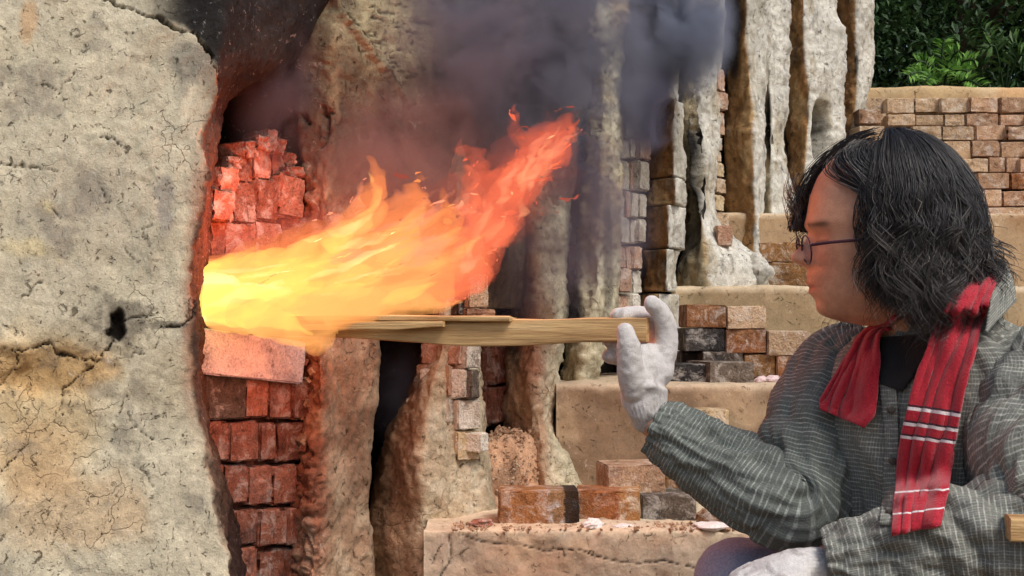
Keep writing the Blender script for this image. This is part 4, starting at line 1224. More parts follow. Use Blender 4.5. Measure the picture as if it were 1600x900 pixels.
def flame_mat(name, colr, kappa):
    """glowing gas: a body of it thick enough to hide what is behind shows the colour itself"""
    m, nt, out = new_mat(name)
    e = N(nt, 'ShaderNodeEmission')
    e.inputs['Color'].default_value = (*colr, 1)
    e.inputs['Strength'].default_value = kappa
    a = N(nt, 'ShaderNodeVolumeAbsorption')
    a.inputs['Color'].default_value = (0, 0, 0, 1)
    a.inputs['Density'].default_value = kappa
    ad = N(nt, 'ShaderNodeAddShader')
    nt.links.new(e.outputs[0], ad.inputs[0]); nt.links.new(a.outputs[0], ad.inputs[1])
    nt.links.new(ad.outputs[0], out.inputs['Volume'])
    m.cycles.homogeneous_volume = True
    return m
fire = empty('fire', P(400, 470, 2.25), label='bright yellow to red flames bursting sideways out of the stoke port', cat='fire')
def flame(licks, colr, kappa, seed, voxel=0.004, amp=0.012):
    s = Soup()
    for (pts, r, flat) in licks:
        w = [P(x, y, d) for (x, y, d) in pts]
        s.tube(w, [k * flat for k in r], r, ns=14, n=max(14, len(pts) * 8), up=(0, 0, 1))
    v, q, t = s.out()
    me, co = remesh(v, q, t, voxel, 2, 'flame')
    # turbulent licking displacement, streaming along the flow (left to right, rising)
    fl = co @ np.array([[0.95, 0, -0.3], [0, 1, 0], [0.3, 0, 0.95]])
    k1 = np.stack([fbm(fl * np.array([7, 16, 22]) + seed + o, 3, seed + i) for i, o in enumerate((0, 9, 21))], -1)
    k2 = np.stack([fbm(fl * np.array([18, 40, 60]) + seed + o, 2, seed + 5 + i) for i, o in enumerate((0, 9, 21))], -1)
    k3 = np.stack([fbm(fl * np.array([40, 90, 130]) + seed + o, 2, seed + 15 + i) for i, o in enumerate((0, 9, 21))], -1)
    k2 = k2 * 1.3 + k3 * 0.55
    fade = sstep(-0.56, -0.42, co[:, 0])[:, None]
    co = co + (k1 * amp * np.array([1.6, 0.8, 1.3]) + k2 * amp * 0.42) * (0.25 + 0.75 * fade)
    co = co - np.array(fire.location)
    me.vertices.foreach_set('co', co.ravel())
    me.update()
    me.materials.clear()
    me.materials.append(flame_mat('flame %d' % seed, colr, kappa))
    return link('flame', me, None, parent=fire)
def rl(pts, r, flat=0.8):
    return (pts, r, flat)
fr_ = random.Random(5)
YEL, AMB, ORA, RED, PINK = (1.15, 0.66, 0.13), (0.98, 0.40, 0.11), (0.86, 0.23, 0.070), (0.70, 0.115, 0.055), (0.92, 0.28, 0.15)
WHI = (1.25, 0.86, 0.33)
# thin red glow around everything
flame([rl([(330, 440, 2.36), (420, 420, 2.30), (520, 390, 2.28), (620, 360, 2.28), (700, 350, 2.30), (770, 320, 2.34), (830, 260, 2.37), (890, 190, 2.40)], [.08, .095, .105, .095, .085, .085, .075, .03], 0.6)], (0.36, 0.075, 0.05), 4.0, 21, amp=0.03)
# broad glowing body
flame([rl([(282, 452, 2.46), (400, 452, 2.28), (500, 440, 2.26), (600, 415, 2.26), (680, 405, 2.28), (735, 395, 2.30)], [.062, .070, .086, .074, .060, .040], 0.6)], ORA, 12, 1, amp=0.024)
flame([rl([(282, 455, 2.46), (400, 455, 2.27), (500, 450, 2.23), (590, 435, 2.23), (670, 425, 2.25), (715, 420, 2.26)], [.058, .064, .074, .068, .050, .015], 0.55)], AMB, 17, 2, amp=0.022)
# yellow heart at the mouth of the port
flame([rl([(280, 458, 2.46), (380, 462, 2.25), (450, 456, 2.22), (520, 444, 2.21), (590, 430, 2.22)], [.060, .056, .054, .040, .012], 0.6),
       rl([(330, 435, 2.3), (420, 420, 2.22), (500, 400, 2.2), (560, 385, 2.2)], [.03, .034, .026, .006], 0.5)], YEL, 26, 3, amp=0.018)
# flames wrapping the wood and spilling over the slab
flame([rl([(335, 498, 2.2), (400, 502, 2.10), (455, 518, 2.07), (490, 528, 2.06), (515, 512, 2.07), (530, 490, 2.09)], [.022, .026, .026, .022, .016, .006], 0.7),
       rl([(360, 490, 2.12), (430, 490, 2.06), (500, 492, 2.06), (570, 494, 2.07)], [.024, .028, .024, .006], 0.6),
       rl([(480, 480, 2.10), (570, 478, 2.08), (660, 474, 2.09), (715, 468, 2.12)], [.020, .024, .020, .006], 0.6)], AMB, 34, 4, 0.003, amp=0.013)
flame([rl([(330, 490, 2.16), (400, 492, 2.08), (450, 505, 2.05), (480, 520, 2.045)], [.016, .018, .014, .005], 0.7),
       rl([(320, 470, 2.2), (400, 470, 2.12), (470, 470, 2.10)], [.03, .026, .006], 0.6)], YEL, 46, 5, 0.003, amp=0.010)
# streaks torn along the flow, in layers of their own colour
def streaks(n, x0, x1, colr, kappa, seed, d0, rmax, lift, lo=0.0, hi=1.0):
    ls = []
    for k in range(n):
        x = fr_.uniform(x0, x1)
        top = np.interp(x, [320, 420, 520, 620, 720], [412, 385, 350, 330, 335]); bot = np.interp(x, [320, 440, 520, 620, 720], [505, 515, 488, 486, 470])
        y = top + (bot - top) * fr_.uniform(lo, hi)
        ln = fr_.uniform(60, 150)
        r = fr_.uniform(0.35, 1.0) * rmax
        d = d0 + fr_.uniform(-0.025, 0.02)
        sl = lift * fr_.uniform(0.5, 1.6)
        ls.append(rl([(x, y, d), (x + ln * 0.35, y - ln * sl * 0.25, d - 0.008), (x + ln * 0.7, y - ln * sl * 0.6, d), (x + ln, y - ln * sl * 1.2, d + 0.01)], [r * 0.4, r, r * 0.7, 0.002], 0.6))
    flame(ls, colr, kappa, seed, 0.003, 0.013)
streaks(16, 330, 600, YEL, 40, 6, 2.155, 0.013, 0.22)
streaks(16, 430, 640, AMB, 40, 7, 2.15, 0.014, 0.34, 0.0, 0.9)
streaks(14, 460, 640, ORA, 45, 12, 2.14, 0.012, 0.36, 0.05, 0.95)
streaks(10, 520, 650, PINK, 40, 13, 2.14, 0.012, 0.45, 0.0, 0.8)
# blown-out mouth of the port and pale veins
flame([rl([(280, 460, 2.45), (345, 466, 2.25), (400, 468, 2.17), (460, 458, 2.16)], [.052, .044, .028, .005], 0.6)], WHI, 24, 16, 0.003, amp=0.012)
streaks(16, 310, 560, WHI, 42, 17, 2.13, 0.009, 0.24)
streaks(14, 315, 450, AMB, 48, 19, 2.10, 0.009, 0.20)
# ragged wisps leaving the top
ws = []
for k in range(20):
    x = fr_.uniform(470, 730); y = np.interp(x, [470, 560, 640, 730], [375, 335, 325, 330]) + fr_.uniform(-8, 26)
    ln = fr_.uniform(25, 70); an = fr_.uniform(0.6, 1.5); r = fr_.uniform(0.004, 0.012); d = 2.24 + fr_.uniform(-0.03, 0.04)
    ws.append(rl([(x, y, d), (x + ln * 0.5 * math.cos(an), y - ln * 0.5 * math.sin(an), d), (x + ln * 0.7 * math.cos(an) + fr_.uniform(-14, 14), y - ln * math.sin(an), d)], [r * 0.6, r, 0.0015], 0.7))
flame(ws, PINK, 26, 18, 0.003, 0.020)
# licks standing up from the body
flame([rl([(500, 410, 2.24), (552, 358, 2.23), (584, 306, 2.23), (578, 264, 2.24)], [.055, .046, .030, .008], 0.6),
       rl([(590, 390, 2.25), (632, 350, 2.25), (658, 312, 2.25), (644, 276, 2.26)], [.055, .042, .028, .007], 0.6),
       rl([(650, 390, 2.26), (690, 350, 2.26), (702, 320, 2.27), (684, 298, 2.28)], [.050, .034, .020, .005], 0.6),
       rl([(440, 420, 2.26), (490, 385, 2.25), (535, 362, 2.25)], [.034, .028, .008], 0.6)], ORA, 24, 8, amp=0.022)
flame([rl([(520, 420, 2.2), (560, 370, 2.19), (580, 322, 2.19), (582, 284, 2.2)], [.024, .02, .012, .003], 0.6), rl([(600, 400, 2.2), (640, 355, 2.2), (662, 330, 2.2)], [.024, .018, .004], 0.6),
       rl([(470, 400, 2.2), (520, 372, 2.2), (560, 350, 2.2)], [.018, .016, .004], 0.6)], AMB, 45, 14, 0.003, amp=0.018)
# red plume thrown up to the right
flame([rl([(640, 420, 2.28), (705, 410, 2.30), (742, 380, 2.32), (775, 330, 2.34), (815, 275, 2.36), (862, 225, 2.38), (896, 188, 2.40)], [.05, .064, .060, .060, .060, .046, .014], 0.55),
       rl([(735, 390, 2.31), (745, 325, 2.32), (740, 262, 2.32), (730, 218, 2.33)], [.040, .036, .030, .007], 0.6),
       rl([(795, 290, 2.35), (815, 230, 2.36), (808, 170, 2.37)], [.034, .026, .006], 0.6), rl([(850, 240, 2.38), (895, 205, 2.39), (914, 212, 2.40)], [.034, .020, .005], 0.6)], RED, 18, 9, amp=0.024)
flame([rl([(680, 440, 2.26), (735, 410, 2.28), (770, 355, 2.30), (805, 300, 2.32), (850, 250, 2.34), (888, 198, 2.36)], [.032, .038, .034, .030, .024, .008], 0.55),
       rl([(735, 400, 2.27), (748, 335, 2.28), (740, 262, 2.29)], [.026, .022, .006], 0.6)], (0.84, 0.16, 0.070), 26, 10, amp=0.027)
ls = []
for k in range(30):
    t = fr_.random()
    x = np.interp(t, [0, .5, 1], [715, 785, 865]) + fr_.uniform(-24, 24); y = np.interp(t, [0, .5, 1], [425, 330, 225]) + fr_.uniform(-16, 20)
    ln = fr_.uniform(40, 85); r = fr_.uniform(0.004, 0.012); an = fr_.uniform(0.75, 1.25)
    d = 2.25 + fr_.uniform(-0.02, 0.03) + 0.06 * t
    ls.append(rl([(x, y, d), (x + ln * 0.4 * math.cos(an), y - ln * 0.4 * math.sin(an), d), (x + ln * math.cos(an), y - ln * math.sin(an), d)], [r * 0.4, r, 0.002], 0.6))
flame(ls[:11], PINK, 40, 11, 0.003, 0.016)
flame(ls[11:], (0.95, 0.34, 0.16), 34, 15, 0.003, 0.016)
# the light the fire gives
for (x, y, d, pw, r, c) in ((436, 368, 2.22, 3.8, 0.04, (1.0, 0.18, 0.085)), (452, 575, 2.22, 0.8, 0.04, (1.0, 0.26, 0.14)), (640, 350, 2.20, 3.2, 0.06, (1.0, 0.28, 0.10)), (800, 300, 2.24, 1.8, 0.05, (1.0, 0.22, 0.09))):
    ld = bpy.data.lights.new('fire_light', 'POINT')
    ld.energy = pw; ld.color = c; ld.shadow_soft_size = r
    lo = bpy.data.objects.new('fire_light', ld)
    COL.objects.link(lo)
    lo.location = P(x, y, d); lo.parent = fire
    lo.location = Vector(P(x, y, d).tolist()) - fire.location

# ================================================================== smoke
def smoke_mat(name, dens, colr, scale, thresh=0.45, seed=0.0, soft=0.11):
    m, nt, out = new_mat(name)
    L = nt.links
    tc = N(nt, 'ShaderNodeTexCoord')
    mp = N(nt, 'ShaderNodeVectorMath', operation='SUBTRACT')
    L.new(tc.outputs['Generated'], mp.inputs[0]); mp.inputs[1].default_value = (0.5, 0.5, 0.5)
    nz = N(nt, 'ShaderNodeTexNoise', Scale=scale, Detail=4, Roughness=0.6, Distortion=0.6)
    off = N(nt, 'ShaderNodeVectorMath', operation='ADD')
    L.new(tc.outputs['Object'], off.inputs[0]); off.inputs[1].default_value = (seed, seed * 2, seed * 0.5)
    L.new(off.outputs[0], nz.inputs['Vector'])
    ln = N(nt, 'ShaderNodeVectorMath', operation='LENGTH')
    L.new(mp.outputs[0], ln.inputs[0])
    # soft ball, eaten by noise
    a = N(nt, 'ShaderNodeMapRange')
    a.inputs['From Min'].default_value = 0.5; a.inputs['From Max'].default_value = 0.12
    a.interpolation_type = 'SMOOTHSTEP'
    L.new(ln.outputs['Value'], a.inputs['Value'])
    b = N(nt, 'ShaderNodeMapRange')
    b.inputs['From Min'].default_value = thresh - soft * 0.6; b.inputs['From Max'].default_value = thresh + soft
    b.interpolation_type = 'SMOOTHSTEP'
    L.new(nz.outputs[0], b.inputs['Value'])
    mu = N(nt, 'ShaderNodeMath', operation='MULTIPLY')
    L.new(a.outputs[0], mu.inputs[0]); L.new(b.outputs[0], mu.inputs[1])
    m2 = N(nt, 'ShaderNodeMath', operation='MULTIPLY')
    L.new(mu.outputs[0], m2.inputs[0]); m2.inputs[1].default_value = dens
    v = N(nt, 'ShaderNodeVolumePrincipled')
    v.inputs['Color'].default_value = (*colr, 1)
    v.inputs['Anisotropy'].default_value = 0.1
    L.new(m2.outputs[0], v.inputs['Density'])
    L.new(v.outputs[0], out.inputs['Volume'])
    m.cycles.volume_step_rate = 1.0
    return m
smoke = empty('smoke', P(820, 140, 2.6), label='dark blue grey smoke rising from the flames and the ports above', cat='smoke', kind='stuff')
def puff(cx, cy, d, rx, ry, rd, dens, colr, scale, seed, roll=0.0):
    u, v = np.meshgrid(np.linspace(0, 2 * math.pi, 24, endpoint=False), np.linspace(0.05, math.pi - 0.05, 14))
    k = d / F
    V = np.stack([np.cos(u) * np.sin(v) * rx * k, np.sin(u) * np.sin(v) * rd, -np.cos(v) * ry * k], -1)
    n, m = V.shape[:2]
    s = Soup(); s.grid(V)
    vv, q, t = s.out()
    o = link('smoke_puff', make_mesh('smoke_puff', vv, q, t), smoke_mat('smoke %d' % seed, dens, colr, scale, seed=float(seed)), parent=smoke)
    o.location = Vector(P(cx, cy, d).tolist()) - smoke.location
    o.rotation_euler = (0, roll, 0)
    return o
BLUE = (0.32, 0.34, 0.43)
puff(860, 70, 2.62, 200, 260, 0.16, 24, BLUE, 8, 1)
puff(720, 50, 2.44, 160, 170, 0.10, 18, (0.26, 0.26, 0.32), 9, 2)
puff(900, 320, 2.72, 150, 200, 0.12, 16, (0.33, 0.31, 0.39), 8, 3)
puff(640, 250, 2.38, 190, 150, 0.10, 11, (0.40, 0.31, 0.31), 7, 4)
puff(1062, 36, 3.16, 100, 140, 0.14, 75, (0.36, 0.40, 0.52), 8, 5)
puff(1008, 160, 3.14, 66, 90, 0.09, 75, (0.24, 0.24, 0.34), 7, 6)
puff(430, 150, 2.44, 90, 170, 0.07, 10, (0.30, 0.24, 0.27), 7, 7)
puff(625, 610, 2.75, 60, 120, 0.08, 14, (0.28, 0.28, 0.36), 8, 8)
puff(800, 430, 2.80, 90, 120, 0.06, 14, (0.30, 0.25, 0.30), 7, 9)
puff(780, 190, 2.50, 110, 110, 0.07, 34, (0.20, 0.19, 0.23), 9, 10)
# ================================================================== the person
from mathutils.bvhtree import BVHTree
person = empty('person', (0.72, 1.85, 0.0), label='person with long black hair and checked shirt crouching, pushing a plank into the fire', cat='person')
def pchild(name, me, mat):
    o = link(name, me, mat)
    o.parent = person
    o.location = -Vector(person.location)
    return o

# ---- materials
def skin_mat():
    m, nt, out = new_mat('skin')
    L = nt.links
    at = N(nt, 'ShaderNodeAttribute', attribute_name='Col')
    tc = N(nt, 'ShaderNodeTexCoord')
    n1 = tex_noise(nt, tc.outputs['Object'], 60, 5, 0.6)
    n2 = tex_noise(nt, tc.outputs['Object'], 420, 4, 0.65)
    c = mixc(nt, at.outputs['Color'], ramp(nt, [(0.3, (0.85, 0.78, 0.74)), (0.7, (1.1, 1.08, 1.05))], n1), 1.0, 'MULTIPLY')
    b = N(nt, 'ShaderNodeBump', Strength=0.6, Distance=0.0015)
    L.new(n2, b.inputs['Height'])
    s = N(nt, 'ShaderNodeBsdfPrincipled', Roughness=0.48)
    s.inputs['Subsurface Weight'].default_value = 0.12
    s.inputs['Subsurface Radius'].default_value = (0.012, 0.005, 0.003)
    s.inputs['Subsurface Scale'].default_value = 0.6
    L.new(c, s.inputs['Base Color']); L.new(b.outputs[0], s.inputs['Normal'])
    L.new(s.outputs[0], out.inputs['Surface'])
    return m
M['skin'] = skin_mat()

def cloth_mat(name, c1, c2, scale=300, rough=0.9, var=0.25, bump=0.5):
    m, nt, out = new_mat(name)
    L = nt.links
    tc = N(nt, 'ShaderNodeTexCoord')
    n1 = tex_noise(nt, tc.outputs['Object'], 14, 5, 0.6)
    n2 = tex_noise(nt, tc.outputs['Object'], scale, 3, 0.7)
    c = mixc(nt, c1, c2, n1)
    c = mixc(nt, c, ramp(nt, [(0.3, 1 - var), (0.7, 1 + var)], n2), 1.0, 'MULTIPLY')
    b = N(nt, 'ShaderNodeBump', Strength=bump, Distance=0.0015)
    L.new(n2, b.inputs['Height'])
    s = N(nt, 'ShaderNodeBsdfPrincipled', Roughness=rough)
    s.inputs['Sheen Weight'].default_value = 0.15
    s.inputs['Specular IOR Level'].default_value = 0.2
    L.new(c, s.inputs['Base Color']); L.new(b.outputs[0], s.inputs['Normal'])
    L.new(s.outputs[0], out.inputs['Surface'])
    return m, nt, s, c
M['trouser'] = cloth_mat('grey blue trousers', lin(136, 138, 158), lin(154, 156, 176))[0]
M['black_tee'] = cloth_mat('black undershirt', lin(20, 20, 22), lin(30, 30, 32))[0]

def plaid_mat(name, base, line, pitch=0.0085, lw=0.22, vert=1.0, horiz=1.0, thin=0.55):
    m, nt, out = new_mat(name)
    L = nt.links
    uv = N(nt, 'ShaderNodeUVMap')
    tc = N(nt, 'ShaderNodeTexCoord')
    # slight wander of the threads
    nw = N(nt, 'ShaderNodeTexNoise', Scale=60, Detail=2)
    L.new(uv.outputs[0], nw.inputs['Vector'])
    ma = N(nt, 'ShaderNodeVectorMath', operation='MULTIPLY_ADD')
    L.new(nw.outputs['Color'], ma.inputs[0]); ma.inputs[1].default_value = (0.0022, 0.0022, 0); L.new(uv.outputs[0], ma.inputs[2])
    sp = N(nt, 'ShaderNodeSeparateXYZ')
    L.new(ma.outputs[0], sp.inputs[0])
    ls = []
    for k, st in ((0, vert), (1, horiz)):
        d = N(nt, 'ShaderNodeMath', operation='DIVIDE'); L.new(sp.outputs[k], d.inputs[0]); d.inputs[1].default_value = pitch * (0.55 if k == 0 else 1.0)
        f = N(nt, 'ShaderNodeMath', operation='FRACT'); L.new(d.outputs[0], f.inputs[0])
        r = ramp(nt, [(0.0, 0.0), (0.06, 1.0), (lw, 1.0), (lw + 0.08, 0.0)], f.outputs[0])
        mp = N(nt, 'ShaderNodeMapping'); mp.inputs['Scale'].default_value = (30, 400, 1) if k == 0 else (400, 30, 1)
        mp.inputs['Scale'].default_value = (160, 40, 1) if k == 0 else (40, 160, 1)
        L.new(uv.outputs[0], mp.inputs[0])
        nz = tex_noise(nt, mp.outputs[0], 1.0, 3, 0.7)
        g = ramp(nt, [(0.40, 0.08), (0.60, 1.0)], nz)
        mu = N(nt, 'ShaderNodeMath', operation='MULTIPLY'); L.new(r, mu.inputs[0]); L.new(g, mu.inputs[1])
        m2 = N(nt, 'ShaderNodeMath', operation='MULTIPLY'); L.new(mu.outputs[0], m2.inputs[0]); m2.inputs[1].default_value = st
        ls.append(m2.outputs[0])
    mx = N(nt, 'ShaderNodeMath', operation='ADD'); L.new(ls[0], mx.inputs[0]); L.new(ls[1], mx.inputs[1])
    cl = N(nt, 'ShaderNodeMath', operation='MULTIPLY'); L.new(mx.outputs[0], cl.inputs[0]); cl.inputs[1].default_value = thin
    cl.use_clamp = True
    n1 = tex_noise(nt, tc.outputs['Object'], 10, 4, 0.6)
    b0 = mixc(nt, base, base * 1.5, n1)
    c = mixc(nt, b0, line, cl.outputs[0])
    n2 = tex_noise(nt, tc.outputs['Object'], 420, 2, 0.7)
    c = mixc(nt, c, ramp(nt, [(0.3, 0.75), (0.7, 1.2)], n2), 1.0, 'MULTIPLY')
    b = N(nt, 'ShaderNodeBump', Strength=0.4, Distance=0.001)
    L.new(n2, b.inputs['Height'])
    n3 = tex_noise(nt, tc.outputs['Object'], 34, 4, 0.55, 0.8)
    b2 = N(nt, 'ShaderNodeBump', Strength=0.5, Distance=0.008)
    L.new(n3, b2.inputs['Height']); L.new(b.outputs[0], b2.inputs['Normal'])
    s = N(nt, 'ShaderNodeBsdfPrincipled', Roughness=0.92)
    s.inputs['Specular IOR Level'].default_value = 0.15
    L.new(c, s.inputs['Base Color']); L.new(b2.outputs[0], s.inputs['Normal'])
    L.new(s.outputs[0], out.inputs['Surface'])
    return m
M['shirt'] = plaid_mat('checked shirt', lin(102, 104, 98), lin(206, 206, 196), pitch=0.006, lw=0.28, thin=0.52, vert=0.55)
M['shirt_sleeve'] = plaid_mat('checked shirt sleeve', lin(92, 97, 92), lin(196, 202, 194), pitch=0.006, lw=0.26, vert=0.25, horiz=1.0, thin=0.52)

# ---- head (profile drawn in photo pixels on the plane of the head, then turned a little away)
HD = 1.80
hk = HD / F
HC = P(1388, 350, HD)
rows_h = np.array([  # y, front x, back x, half width (m)
    (221, 1380, 1402, .008), (225, 1352, 1434, .030), (234, 1325, 1462, .048), (250, 1299, 1484, .060), (275, 1280, 1498, .069), (305, 1268, 1504, .074), (335, 1263, 1504, .077),
    (352, 1262, 1501, .077), (366, 1268, 1497, .076), (385, 1269, 1490, .074), (410, 1268, 1478, .071), (430, 1266, 1466, .067), (448, 1268, 1458, .064), (465, 1272, 1450, .060), (480, 1279, 1445, .052),
    (491, 1287, 1440, .044), (498, 1300, 1436, .036), (504, 1322, 1432, .028), (509, 1350, 1425, .014)])
nh, mh = 150, 110
yy = np.linspace(221, 509, nh)
hf, hb, hw = [np.interp(yy, rows_h[:, 0], rows_h[:, k]) for k in (1, 2, 3)]
def smooth1(a, it=3):
    a = a.copy()
    for _ in range(it):
        a[1:-1] = a[1:-1] * 0.5 + (a[:-2] + a[2:]) * 0.25
    return a
hf, hb, hw = smooth1(hf), smooth1(hb), smooth1(hw)
th = np.linspace(0, 2 * math.pi, mh, endpoint=False)
ct, st = np.cos(th), np.sin(th)
xc = hf + 0.55 * (hb - hf)
spow = lambda v, p: np.sign(v) * np.abs(v) ** p
fx = np.where(ct[None] > 0, (xc - hf)[:, None] * spow(ct, 0.82)[None], (hb - xc)[:, None] * spow(ct, 0.95)[None])
lat = hw[:, None] * spow(st, 0.85)[None]          # + towards the camera (the person's left)
def g1(y, c, s): return np.exp(-((y - c) / s) ** 2)
front = (ct[None] > 0) * np.ones((nh, 1))
Y = yy[:, None]
nose = np.interp(yy, [360, 368, 380, 392, 400, 405, 411, 416, 421], [0, 4, 14, 26, 33, 33, 25, 9, 0])
nose = smooth1(nose, 2)[:, None]
nw_ = np.interp(yy, [360, 390, 405, 420], [.008, .010, .0145, .016])[:, None]
fx = fx + front * nose * np.exp(-(lat / nw_) ** 2)
fx = fx + front * 4 * g1(Y, 350, 8) * np.exp(-((np.abs(lat) - 0.026) / 0.022) ** 2)
fx = fx - front * 9 * g1(Y, 376, 10) * np.exp(-((np.abs(lat) - 0.031) / 0.014) ** 2)
fx = fx + front * 4 * g1(Y, 378, 6) * np.exp(-((np.abs(lat) - 0.031) / 0.010) ** 2)
fx = fx + front * (6 * g1(Y, 443, 5) + 6 * g1(Y, 456, 5) - 3 * g1(Y, 449.5, 2.2)) * np.exp(-(lat / 0.024) ** 2)
fx = fx + front * (4 * g1(Y, 430, 8)) * np.exp(-(lat / 0.03) ** 2)
fx = fx + front * 5 * g1(Y, 488, 10) * np.exp(-(lat / 0.022) ** 2)
fx = fx - front * 4 * g1(Y, 470, 6) * np.exp(-(lat / 0.022) ** 2)
lat = lat * (1 + 0.05 * g1(Y, 398, 22) * (ct[None] > 0.2))
HX = P((xc[:, None] - fx), Y, HD)
HX[..., 1] = HX[..., 1] - lat
TURN = math.radians(-4)
TILT = math.radians(-2)
def turn(v):
    r = v - HC
    c, s = math.cos(TURN), math.sin(TURN)
    return np.stack([r[..., 0] * c - r[..., 1] * s, r[..., 0] * s + r[..., 1] * c, r[..., 2]], -1) + HC
HX = turn(HX)
# ---- torso frame
S_ = np.array([0.62, -0.78, 0.0]); C_ = np.array([-0.78, -0.62, 0.0])
TC = [(1440, 480, 1.82), (1468, 515, 1.82), (1478, 545, 1.82), (1482, 590, 1.82), (1478, 690, 1.82), (1480, 800, 1.84), (1492, 900, 1.86), (1500, 985, 1.87)]
TW = [.050, .085, .150, .185, .178, .168, .170, .172]
TT = [.052, .070, .090, .106, .122, .122, .126, .128]
def torso_grid(n, ns, grow=0.0, lo=0, hi=None):
    t0 = np.arange(len(TC)); t1 = np.linspace(lo, (len(TC) - 1) if hi is None else hi, n)
    c = catmull([P(*k) for k in TC], 400)
    ti = np.linspace(0, len(TC) - 1, 400)
    c = np.stack([np.interp(t1, ti, c[:, k]) for k in range(3)], -1)
    w = smooth1(np.interp(t1, t0, TW)) + grow; t = smooth1(np.interp(t1, t0, TT)) + grow
    a = np.linspace(0, 2 * math.pi, ns, endpoint=False)
    ca, sa = spow(np.cos(a), 0.9), spow(np.sin(a), 0.9)
    V = c[:, None] + (S_[None, None] * (sa[None, :, None] * w[:, None, None]) + C_[None, None] * (ca[None, :, None] * t[:, None, None]))
    return V, a, w
SH_R = P(1482, 585, 1.82) - S_ * 0.165; SH_L = P(1482, 578, 1.82) + S_ * 0.165
EL_R, WR_R = P(1222, 775, 1.86), P(1014, 655, 1.93)
EL_L, WR_L = P(1668, 850, 1.57), P(1290, 886, 1.63)
KN_R, KN_L = P(1156, 914, 1.93), P(1240, 985, 1.66)
HP_R, HP_L = P(1480, 985, 1.97), P(1560, 1020, 1.76)
AN_R, AN_L = np.array([KN_R[0] + 0.06, KN_R[1], 0.09]), np.array([KN_L[0] + 0.06, KN_L[1] - 0.02, 0.09])
# ---- body: one continuous skin
s = Soup()
s.grid(HX[::-1])
s.tube([P(1395, 440, 1.81), P(1425, 500, 1.815), P(1462, 560, 1.825)], [.050, .054, .062], ns=20)
Vt, _, _ = torso_grid(40, 32, -0.016)
s.grid(Vt[::-1])
s.tube([SH_R, (SH_R + EL_R) / 2, EL_R], [.050, .045, .038]); s.tube([EL_R, (EL_R + WR_R) / 2, WR_R], [.038, .034, .024])
s.tube([SH_L, (SH_L + EL_L) / 2, EL_L], [.050, .045, .038]); s.tube([EL_L, (EL_L + WR_L) / 2, WR_L], [.038, .034, .026])
for hp, kn, an in ((HP_R, KN_R, AN_R), (HP_L, KN_L, AN_L)):
    s.tube([hp, (hp + kn) / 2, kn], [.075, .062, .048]); s.tube([kn, (kn * 0.6 + an * 0.4), an], [.046, .046, .032])
    s.tube([an, an + np.array([-0.06, 0, -0.05]), an + np.array([-0.17, 0, -0.065])], [.032, .034, .022])
v, q, t = s.out()
me, co = remesh(v, q, t, 0.0036, 1, 'body')
q2 = PX(co)
SK = lin(208, 156, 128)
c = np.tile(SK, (len(co), 1))
r = co - HC
ci, si = math.cos(-TURN), math.sin(-TURN)
un = np.stack([r[:, 0] * ci - r[:, 1] * si, r[:, 0] * si + r[:, 1] * ci, r[:, 2]], -1)   # head frame: -x forward
hp_ = PX(un + HC)
isf = (q2[:, 1] < 520) & (q2[:, 0] < 1520)
latv = -un[:, 1]
c = mix(c, lin(206, 128, 100), isf * np.exp(-((hp_[:, 0] - 1290) / 26) ** 2 - ((hp_[:, 1] - 415) / 26) ** 2) * 0.6)
c = mix(c, lin(170, 92, 80), isf * (np.exp(-((hp_[:, 1] - 449) / 8) ** 2) * np.exp(-(latv / 0.026) ** 2) * (hp_[:, 0] < 1290)))
brow = isf * np.exp(-((hp_[:, 1] - 350 + 60 * (np.abs(latv) - 0.03)) / 4.5) ** 2) * sstep(0.010, 0.016, np.abs(latv)) * sstep(0.056, 0.046, np.abs(latv)) * (hp_[:, 0] < 1330)
c = mix(c, lin(40, 30, 26), brow * 0.85)
eye = isf * np.exp(-((hp_[:, 1] - 378) / 3.0) ** 2) * sstep(0.016, 0.020, np.abs(latv)) * sstep(0.046, 0.042, np.abs(latv)) * (hp_[:, 0] < 1310)
c = mix(c, lin(36, 26, 24), eye * 0.9)
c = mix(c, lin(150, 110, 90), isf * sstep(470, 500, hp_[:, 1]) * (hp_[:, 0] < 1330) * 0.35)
ca = me.color_attributes.new('Col', 'FLOAT_COLOR', 'POINT')
ca.data.foreach_set('color', np.c_[c, np.ones(len(c))].ravel())
me.materials.clear(); me.materials.append(M['skin'])
for p in me.polygons: p.use_smooth = True
pchild('body', me, None)

